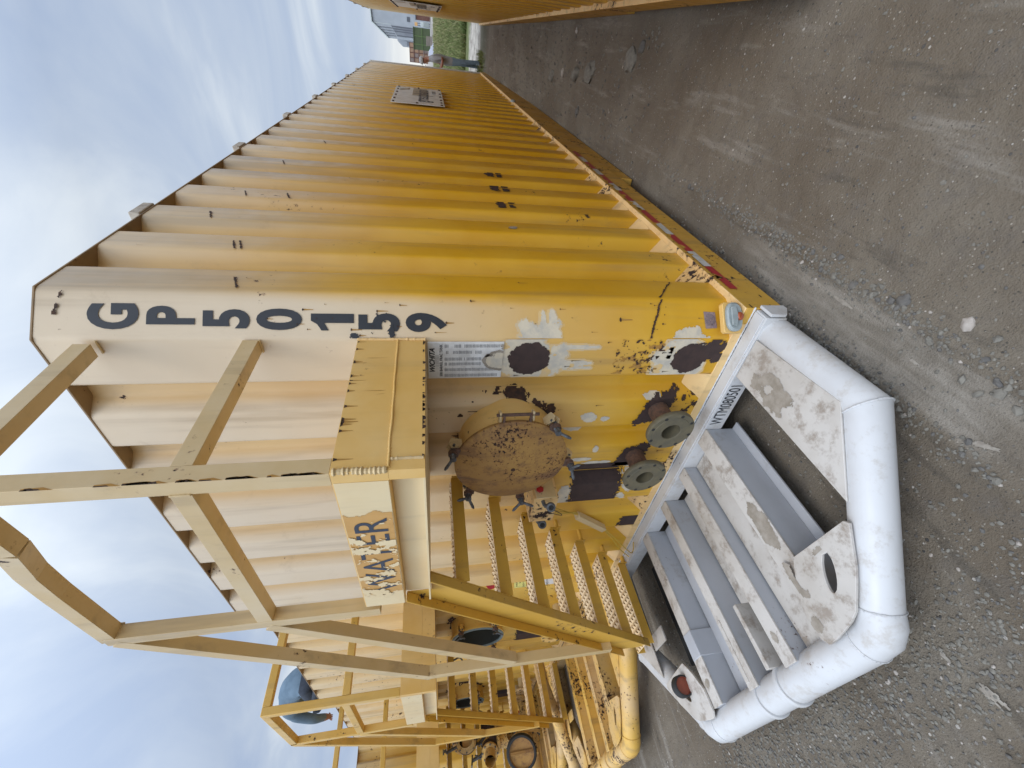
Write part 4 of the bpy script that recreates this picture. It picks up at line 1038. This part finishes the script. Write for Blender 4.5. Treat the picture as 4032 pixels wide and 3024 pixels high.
rocks = [(1.10, 5.2, .030, 'small pale broken stone by the far tank across the alley', M_g3), (.54, 6.2, .075, 'grey angular rock in the alley, farthest of the cluster', M_g1), (.63, 5.6, .05, 'pale flat stone in the alley cluster', M_g3),
         (.66, 4.9, .085, 'large grey lump of concrete in the alley', M_g1), (.72, 4.35, .10, 'biggest rock of the alley cluster, with crumbled soil', M_g1), (.90, 3.15, .09, 'long grey rock lying alone nearer in the alley', M_g1),
         (1.0, 2.95, .045, 'small dark rock beside the long grey one', M_g2), (.29, 4.6, .045, 'thin curved stone near the skid of the numbered tank', M_g2), (.33, -.62, .020, 'pale round stone on the dirt beside the white bumper pipe', M_g3), (.29, -.38, .022, 'dark brownish stone on the dirt by the corner of the skid', M_g2)]
for x, y, r, lab, m in rocks:
    mb = MB(); stone(mb, (x, y, ghz(x, y) + r * .08), r, rr, m, 3); tag(mb.build('rock', smooth=40), lab, 'rock', 'rocks lying on the dirt')

# grass: blades in tufts beyond the far end of the alley
M_gr = flat('grass_green', (.085, .125, .028), .8, (.19, .20, .07), 1.2)
M_gr2 = flat('grass_dry', (.30, .27, .14), .9, (.22, .22, .09), 2)
mb = MB(); rr = random.Random(4)
for i in range(17000):
    y = 20.5 + 45 * rr.random() ** 1.8; x = rr.uniform(-.9 - (y - 20) * .09, 1.9 + y * .01); h = rr.uniform(.12, .34) * (1 + (y - 20) * .006)
    w = .014 + .0010 * (y - 20); a = rr.uniform(0, 3.14); z = gz(x, y) - .02; lx, ly = rr.gauss(0, .12), rr.gauss(0, .12); dx_, dy__ = math.cos(a) * w, math.sin(a) * w
    m = M_gr2 if rr.random() < .18 + (y - 20) * .012 else M_gr
    b = len(mb.v); mb.v += [(x - dx_, y - dy__, z), (x + dx_, y + dy__, z), (x + dx_ * .6 + lx * .5, y + dy__ * .6 + ly * .5, z + h * .6), (x - dx_ * .6 + lx * .5, y - dy__ * .6 + ly * .5, z + h * .6), (x + lx, y + ly, z + h)]
    mb.f += [(b, b + 1, b + 2, b + 3), (b + 3, b + 2, b + 4)]; mi = mb.m(m); mb.mi += [mi, mi]
for i in range(700):
    y = rr.gauss(14.6, .35); x = rr.uniform(-.3, .5); h = rr.uniform(.05, .22); a = rr.uniform(0, 3.14); z = gz(x, y) - .01; b = len(mb.v)
    mb.v += [(x - .008 * math.cos(a), y, z), (x + .008 * math.cos(a), y, z), (x + rr.gauss(0, .06), y + rr.gauss(0, .06), z + h)]; mb.f.append((b, b + 1, b + 2)); mb.mi.append(mb.m(M_gr))
tag(mb.build('grass', smooth=0), 'rough green grass beyond the far end of the alley', 'grass', kind='stuff')

# ---------------------------------------------------------------- far background
def corr(name, c, c2, scale, axis_='X'):
    s = NT(name); v = s.coords(loc=False); w = s.n('ShaderNodeTexWave', bands_direction=axis_); w.inputs['Scale'].default_value = scale; w.inputs['Distortion'].default_value = 0; s.l(v, w.inputs[0])
    s.color(s.mix(s.ramp(s.noise(v, .6, 4), .3, .7), c, c2)); s.rough(.5); s.bump(w.outputs[1], .6, .05); return s.m
M_shed = corr('grey_metal_cladding', (.36, .39, .43), (.42, .45, .49), 4)
M_shedd = flat('dark_door', (.17, .18, .21), .5, (.24, .26, .29), .5)
M_shedt = flat('pale_trim', (.50, .55, .55), .5); M_shedk = flat('dark_trim', (.09, .10, .12), .5)
wh = empty('warehouse', (0, 95, .9), 'big pale grey metal warehouse with a low gable, far beyond the grass', 'building')
mb = MB(); z0 = .0
prof = [(-1.58, 0), (-1.58, 7.15), (.33, 9.75), (4.5, 9.95), (9, 7.0), (9, 0)]
mb.prism([(x, 0, z) for x, z in prof], (0, 30, 0), M_shed)
mb.build('wall', wh)
mb = MB()
for i in range(1, 4):
    a, b = prof[i], prof[i + 1]; mb.beam((a[0], -.12, a[1] + .06), (b[0], -.12, b[1] + .06), .3, .16, M_shedt); mb.beam((a[0], -.07, a[1] - .10), (b[0], -.07, b[1] - .10), .2, .10, M_shedk)
mb.build('roof_trim', wh)
for k, x in enumerate((-1.2, -.9, -.55, -.2, .28)):
    mb = MB(); mb.box(x - .035, x + .035, -.06, -.001, 5.7 + (x + 1.6) * .5, prof[1][1] + (x + 1.58) * 1.36 - .25, M_shedk if k < 4 else M_shedt); mb.build('wall_rib', wh)
mb = MB(); mb.prism([(-1.15, -.03, 2.2), (.17, -.03, 2.2), (.17, -.03, 6.7), (-1.15, -.03, 5.72)], (0, .02, 0), M_shedd)
d_ = mb.build('loading_door', wh); mb = MB()
for x in (-1.12, -.55, -.25, .05): mb.box(x - .06, x + .06, -.06, -.032, 2.2, 5.7 + (x + 1.15) * .72, M_shedk)
mb.build('door_panel', d_)
mb = MB(); mb.box(.9, 1.55, -.06, -.01, 3.45, 3.95, M_shedk); mb.build('window', wh)
w2 = empty('grey_shed', (0, 110, 1.0), 'small grey shed peeping out beside the big warehouse', 'building')
mb = MB(); mb.prism([(-3.1, 0, 0), (-3.1, 0, 5.3), (-2.3, 0, 6.3), (-1.5, 0, 6.5), (-1.5, 0, 0)], (0, 10, 0), M_shed); mb.build('wall', w2)
mb = MB(); mb.box(-2.9, -2.2, -.04, -.01, 3.9, 4.5, M_shedd); mb.build('window', w2)
M_dump = flat('green_dumpster_paint', (.062, .085, .035), .6, (.05, .07, .028), 1)
dp = empty('dumpster', (0, 80, .75), 'dark green roll-off dumpster standing before the warehouse', 'dumpster')
mb = MB(); mb.box(-2.15, .42, 0, 2.4, .35, 2.72, M_dump); mb.build('body', dp, bevel=.03)
mb = MB()
for x in (-1.5, -.55): mb.box(x - .04, x + .04, -.08, -.002, .4, 2.7, flat('dumpster_rib', (.10, .16, .05), .6))
mb.box(-2.15, .42, -.10, -.003, 1.5, 1.58, bpy.data.materials['dumpster_rib']); mb.box(-2.2, .47, -.12, 2.45, 2.722, 2.82, M_dump); mb.build('rib', dp)
# stacked crates
rk = flat('rust_brown_frame', (.11, .045, .035), .8, (.16, .08, .06), 2)
M_cr1 = flat('tan_crate_panel', (.36, .22, .14), .8, (.26, .17, .12), 1); M_cr2 = flat('grey_crate_panel', (.25, .20, .18), .8, (.18, .14, .13), 1)
rr = random.Random(8)
for i in range(5):
    for j in range(4):
        if i == 0 and j == 3: pass
        x = -3.95 + i * .62; z = .9 + .55 + j * .72 + (0)
        if i == 4 and j == 3: continue
        nm = empty('crate', (x, 84, z), '', 'crate', 'stacked brown crates before the warehouse')
        pos = ('column nearest the tank', 'second column from the tank', 'middle column', 'fourth column from the tank', 'column nearest the dumpster')[i]; row = ('bottom', 'second from bottom', 'third from bottom', 'topmost')[j]
        nm['label'] = f'{row} brown framed crate, {pos} of the far stack'
        mb = MB(); mb.box(0, .60, 0, 1, 0, .70, M_cr1 if rr.random() < .6 else M_cr2); mb.build('panel', nm)
        mb = MB(); mb.box(-.005, .04, -.05, -.002, 0, .70, rk); mb.box(.56, .605, -.05, -.002, 0, .70, rk); mb.box(.041, .559, -.05, -.002, 0, .06, rk); mb.box(.041, .559, -.05, -.002, .64, .70, rk); mb.build('frame', nm)
# pale sheet metal heap and pallets
mb = MB(); base = Vector((-2.6, 70, .65))
for k in range(7): mb.prism([(base.x + .2 * k * .3, 70 + .05 * k, base.z + .08 * k), (base.x + 1.7 - .12 * k, 70 + .05 * k, base.z + .02 + .08 * k), (base.x + 1.6 - .12 * k, 70.0 + .05 * k, base.z + .20 + .08 * k), (base.x + .05 * k, 70.0 + .05 * k, base.z + .24 + .08 * k)], (0, 1.6, 0), flat('pale_sheet', (.48, .50, .58), .5) if k == 0 else bpy.data.materials['pale_sheet'])
tag(mb.build('sheet_metal_heap', bevel=.01), 'heap of pale bluish sheet metal lying before the crates', 'scrap heap')
mb = MB()
for k in range(6): mb.box(-1.25 - .02 * k, -.3, 72, 73.3, .95 + .13 * k, 1.04 + .13 * k, M_cr2)
tag(mb.build('plank_stack', bevel=.01), 'low stack of grey planks in front of the green dumpster', 'planks')
mb = MB(); mb.box(.5, 1.15, 86, 87.2, 1.2, 2.0, M_lampgrey); mb.box(.52, 1.13, 86, 87.2, 2.003, 2.5, M_shedt)
tag(mb.build('machine_cabinet', bevel=.05), 'small grey machine cabinet standing right of the green dumpster', 'cabinet')
mb = MB(); mb.box(.55, 1.0, 88, 88.8, 3.0, 3.45, flat('orange_box', (.62, .36, .14), .6)); mb.box(.6, .68, 88.1, 88.7, 1.0, 2.999, M_shedk)
mb.box(.87, .95, 88.1, 88.7, 1.0, 2.999, M_shedk); tag(mb.build('orange_crate', bevel=.02), 'small orange box on legs above the grey machine cabinet', 'box')
mb = MB(); mb.box(1.3, 2.6, 90, 92, 1.0, 3.2, rk); mb.box(1.28, 2.62, 89.9, 92.1, 3.21, 3.35, M_shedk)
tag(mb.build('rusty_container', bevel=.03), 'dark red-brown container partly hidden by the tank across the alley', 'container')

# ---------------------------------------------------------------- people
def skin_body(name, verts, edges, radii, mats, root_i=0, matfn=None, parent=None, sub=2):
    me = bpy.data.meshes.new(name); me.from_pydata(verts, edges, []); o = bpy.data.objects.new(name, me); col.objects.link(o)
    md = o.modifiers.new('skin', 'SKIN'); md.use_smooth_shade = True; me.skin_vertices or None
    if not me.skin_vertices: me.attributes
    for i, r in enumerate(radii):
        sv = me.skin_vertices[0].data[i]; sv.radius = r if isinstance(r, tuple) else (r, r); sv.use_root = (i == root_i)
    sb = o.modifiers.new('sub', 'SUBSURF'); sb.levels = sub; sb.render_levels = sub
    dg = bpy.context.evaluated_depsgraph_get(); dg.update()
    m2 = bpy.data.meshes.new_from_object(o.evaluated_get(dg)); bpy.data.objects.remove(o)
    o = bpy.data.objects.new(name, m2); col.objects.link(o); m2.materials.clear()
    for m in mats: m2.materials.append(m)
    for p in m2.polygons: p.use_smooth = True; p.material_index = matfn(p.center) if matfn else 0
    if parent: o.parent = parent
    return o
def skin_mesh(verts, edges, radii, name, mats, matfn=None, parent=None, root=0):
    me = bpy.data.meshes.new(name); me.from_pydata(verts, edges, [])
    o = bpy.data.objects.new(name, me); col.objects.link(o)
    bm = bmesh.new(); bm.from_mesh(me); lay = bm.verts.layers.skin.verify(); bm.verts.ensure_lookup_table()
    for i, v in enumerate(bm.verts):
        r = radii[i]; v[lay].radius = r if isinstance(r, tuple) else (r, r); v[lay].use_root = (i == root)
    bm.to_mesh(me); bm.free()
    o.modifiers.new('skin', 'SKIN'); sb = o.modifiers.new('sub', 'SUBSURF'); sb.levels = 2; sb.render_levels = 2
    dg = bpy.context.evaluated_depsgraph_get(); dg.update()
    m2 = bpy.data.meshes.new_from_object(o.evaluated_get(dg)); bpy.data.objects.remove(o)
    o = bpy.data.objects.new(name, m2); col.objects.link(o); m2.materials.clear()
    for m in mats: m2.materials.append(m)
    for p in m2.polygons: p.use_smooth = True; p.material_index = matfn(p.center) if matfn else 0
    if parent: o.parent = parent
    return o
M_skin = flat('skin_tone', (.30, .13, .085), .55); M_shirtg = flat('grey_shirt', (.27, .27, .28), .85, (.22, .22, .23), 8, bump=.3); M_jean = flat('blue_jeans', (.11, .16, .22), .85, (.16, .22, .29), 12, bump=.3)
M_boot = flat('tan_boot', (.10, .08, .05), .8); M_cap = flat('grey_cap', (.35, .35, .36), .8); M_shirtb = flat('light_blue_shirt', (.14, .205, .27), .85, (.10, .155, .21), 7, bump=.3)
M_dpant = flat('dark_trousers', (.04, .05, .07), .85)
# person at the far end of the tank: stands side-on, facing the tank end, arms bent
pr = empty('person', (.13, 14.5, .07), 'person in grey t-shirt and jeans standing at the far end of the numbered tank', 'person')
hV = [(0.02, 0, .93), (.03, 0, 1.08), (.07, 0, 1.30), (.09, 0, 1.48), (.04, 0, 1.60), (-.01, 0, 1.70), (-.03, 0, 1.80)]
hE = [(0, 1), (1, 2), (2, 3), (3, 4), (4, 5), (5, 6)]; hR = [(.15, .13), (.155, .13), (.165, .14), (.15, .11), .06, .085, .07]
def limb(V, E, Rr, start, pts, rads):
    p = start
    for q, r in zip(pts, rads): V.append(q); Rr.append(r); E.append((p, len(V) - 1)); p = len(V) - 1
    return p
for s_ in (-1, 1):
    limb(hV, hE, hR, 3, [(.08, .17 * s_, 1.45), (.10, .24 * s_, 1.20), (-.10, .18 * s_, 1.22), (-.16, .16 * s_, 1.27)], [.07, .052, .040, .028])
    k = limb(hV, hE, hR, 0, [(.03, .10 * s_, .82), (.03 + (-.03 if s_ > 0 else .03), .11 * s_, .48), (.09 + (-.12 if s_ > 0 else 0), .11 * s_, .10), (.02 + (-.12 if s_ > 0 else 0), .12 * s_, .045), (-.08 + (-.10 if s_ > 0 else 0), .13 * s_, .035)], [.10, .07, .05, .05, .035])
    hand = (-.16, .16 * s_, 1.27); hi = [i for i, q in enumerate(hV) if q == hand][0]
    for f in range(4): limb(hV, hE, hR, hi, [(-.215, .16 * s_ - .03 + .02 * f, 1.285), (-.245, .16 * s_ - .03 + .02 * f, 1.265 - .004 * f)], [.009, .008])
    limb(hV, hE, hR, hi, [(-.19, .16 * s_ - .04 * s_, 1.30), (-.21, .16 * s_ - .045 * s_, 1.315)], [.010, .008])
def pm(c):
    if c.z > 1.60: return 0
    if c.z > .90 and not (c.x < -.04 or (abs(c.y) > .19 and c.z < 1.24)): return 1
    if c.z > 1.15: return 0
    if c.z < .10: return 3
    return 2 if c.z < .93 else 1
skin_mesh(hV, hE, hR, 'body', [M_skin, M_shirtg, M_jean, M_boot], pm, pr)
mb = MB(); mb.lathe((-.015, 0, 1.79), (-.1, 0, 1), [(.102, -.01), (.105, .02), (.095, .06), (.06, .09), (0, .10)], M_cap, 24); mb.prism([(-.08, -.06, 1.79), (-.18, -.04, 1.775), (-.18, .04, 1.775), (-.08, .06, 1.79)], (0, 0, .008), M_cap); mb.build('cap', pr)
mb = MB(); mb.lathe((-.118, 0, 1.705), (-1, 0, -.4), [(.016, 0), (.010, .02), (0, .026)], M_skin, 10)
for s_ in (-1, 1): mb.lathe((-.10, .035 * s_, 1.735), (-1, 0, 0), [(.011, 0), (.008, .006), (0, .008)], M_rubber, 10); mb.lathe((0, .088 * s_, 1.71), (0, s_, 0), [(.022, 0), (.02, .012), (0, .014)], M_skin, 10)
mb.build('face', pr)
# person crouching bent over on the tank roof
pq = empty('person', (-6.0, .42, H + .02), 'person in light blue shirt crouching bent over on top of the neighbouring tank', 'person')
V_ = [(.02, .08, .22), (-.14, .05, .38), (-.36, .02, .50), (-.60, -.01, .52), (-.80, -.02, .42), (-.90, -.02, .30), (-.94, -.02, .22)]
E_ = [(0, 1), (1, 2), (2, 3), (3, 4), (4, 5), (5, 6)]; R_ = [(.17, .17), (.18, .17), (.20, .18), (.20, .17), .08, .085, .07]
for s_ in (-1, 1):
    limb(V_, E_, R_, 3, [(-.66, .18 * s_, .44), (-.80, .22 * s_, .20), (-1.02, .16 * s_, .10), (-1.10, .14 * s_, .06)], [.085, .065, .05, .032])
    hi = len(V_) - 1
    for f in range(4): limb(V_, E_, R_, hi, [(-1.16, .14 * s_ - .03 + .02 * f, .05), (-1.19, .14 * s_ - .03 + .02 * f, .03)], [.009, .008])
    limb(V_, E_, R_, hi, [(-1.12, .14 * s_ - .045 * s_, .07), (-1.15, .14 * s_ - .05 * s_, .07)], [.010, .008])
    limb(V_, E_, R_, 0, [(.02, .12 * s_ + .05, .18), (-.30, .15 * s_ + .05, .16), (-.02, .14 * s_ + .05, .06), (.06, .14 * s_ + .05, .04), (-.03, .15 * s_ + .05, .03)], [.11, .085, .055, .05, .035])
def pm2(c):
    if c.x < -.74 and abs(c.y + .02) < .13 and c.z > .12: return 3
    if c.x < -.97: return 0
    if c.x < -.05 and c.z > .27 or c.x < -.42: return 1
    if c.z > .24: return 1
    return 2
skin_mesh(V_, E_, R_, 'body', [M_skin, M_shirtb, M_dpant, M_dpant], pm2, pq)
mb = MB(); mb.lathe((-.945, -.02, .22), (-.25, 0, -1), [(.10, -.05), (.104, -.02), (.09, .04), (.05, .07), (0, .08)], M_dpant, 20); mb.build('cap', pq)

# ---------------------------------------------------------------- pipework before the third tank
pm_ = empty('pipe_manifold', (-7.0, -.2, -.17), 'tangle of yellow pipes, flanges and valves before the third tank', 'manifold')
mb = MB(); P0 = Vector((-7.0, -.2, -.17))
def L_(x, y, z): return (x - P0.x, y - P0.y, z - P0.z)
def part(name): 
    o = mb.build(name, pm_); return o
mb.tube([L_(-7.6, -.2, .50), L_(-6.75, -.55, .62)], .16, M_oldyel, 32)
mb.lathe(L_(-6.75, -.55, .62), (.93, -.36, .1), [(.16, -.06), (.20, -.06), (.20, .02), (.16, .02)], M_oldyel, 32); part('header_pipe')
mb = MB(); ca = Vector((.93, -.36, .15)); c0 = L_(-6.60, -.60, .66)
mb.lathe(c0, ca, [(.19, -.06), (.21, -.05), (.21, .01), (.195, .03), (.17, .03)], M_rubber, 36); mb.lathe(c0, ca, [(.17, .029), (.17, .0), (.0, .0)], M_lid, 36)
mb.beam(Vector(c0) + Vector((.03, 0, -.15)), Vector(c0) + Vector((.0, -.0, .15)), .03, .04, M_lid); part('blind_cap')
for (x, y, z, r) in ((-7.5, -.15, 1.0, .10), (-8.0, -.05, 1.05, .10), (-7.15, -.35, 1.02, .09), (-8.5, 0, .9, .10)):
    mb = MB(); mb.tube([L_(x, y, .35), L_(x, y, z - .1)], r, M_oldyel, 24)
    mb.lathe(L_(x, y, z - .12), (0, 0, 1), [(r, 0), (r * 1.7, 0), (r * 1.7, .04), (r, .04)], M_oldyel, 24); part('riser_pipe')
    mb = MB(); mb.lathe(L_(x, y, z - .07), (0, 0, 1), [(r, 0), (r * 1.5, .0), (r * 1.55, .03), (r * 1.5, .10), (r, .10)], M_brown, 20)
    mb.tube([L_(x, y, z + .02), L_(x + .05, y - .14, z + .18)], .02, M_galv, 10)
    for q in range(5):
        t = 2 * math.pi * q / 5; mb.tube([L_(x + .05, y - .14, z + .18), L_(x + .05 + .10 * math.cos(t), y - .14 - .04 * math.cos(t), z + .18 + .10 * math.sin(t))], .012, M_galv, 8)
    part('valve')
for (x, y, z, r, d) in ((-7.25, -.30, .70, .15, (1, -.1, 0)), (-7.35, -.25, 1.37, .15, (1, -.1, .1)), (-7.9, -.15, 1.42, .15, (.9, -.3, 0)), (-7.05, -.45, 1.05, .12, (.8, -.5, .1)), (-8.3, -.1, .85, .17, (1, -.2, 0)), (-6.9, -.30, .42, .12, (0, -1, .1))):
    d = Vector(d).normalized(); c = Vector(L_(x, y, z)); mb = MB()
    mb.lathe(c - d * .30, d, [(r * .62, 0), (r * .62, .18), (r, .18), (r, .22), (r * .62, .22)], M_oldyel, 28); mb.lathe(c + d * .03, d, [(r * .62, 0), (r, 0), (r, .04), (r * .62, .04), (r * .62, .26)], M_oldyel, 28); part('flanged_pipe')
    mb = MB(); mb.lathe(c - d * .075, d, [(r * .6, 0), (r * 1.02, 0), (r * 1.05, .05), (r * 1.02, .10), (r * .6, .10)], M_brown, 20)
    for q in range(8):
        t = 2 * math.pi * q / 8; u = d.orthogonal().normalized(); w = d.cross(u); o_ = (u * math.cos(t) + w * math.sin(t)) * r * .9; mb.tube([c + o_ - d * .14, c + o_ + d * .09], .012, M_galv, 6)
    u = Vector((0, -.3, 1)).normalized(); mb.tube([c + u * r * .9, c + u * (r + .16)], .02, M_galv, 10)
    mb.beam(c + u * (r + .16) - d * .14, c + u * (r + .16) + d * .14, .03, .02, M_galv); part('valve')
mb = MB(); mb.tube([L_(-7.2, -.3, 1.35), L_(-8.8, .05, 1.30)], .09, M_oldyel, 24); mb.tube([L_(-7.9, -.9, .30), L_(-7.9, .35, .30)], .12, M_oldyel, 24); part('cross_pipe')
mb = MB(); mb.beam(L_(-6.85, -.5, -.15), L_(-6.85, -.5, .46), .10, .10, M_oldyel); mb.beam(L_(-8.2, -.2, -.15), L_(-8.2, -.2, .40), .10, .10, M_oldyel); part('pipe_support')
mb = text_bm('POLLUT', .16, M_black, lambda u, v: L_(-8.6 + u * .93, -.12 - u * .36 + .2, 1.55 + v)); part('pipe_lettering') if False else None
# long hose pipe lying across below the second stairs
hp = MB(); hp.tube([(-5.55, .12, .42), (-5.50, -.1, .42), (-6.2, -.85, .06), (-7.4, -1.9, -.05)], .072, M_oldyel, 24); hp.lathe((-5.55, .16, .42), (0, -1, 0), [(.05, -.05), (.10, -.04), (.10, .0), (.072, .01)], M_ledge, 24)
tag(hp.build('suction_pipe'), 'fat yellow suction pipe slanting out under the second stairs', 'pipe')
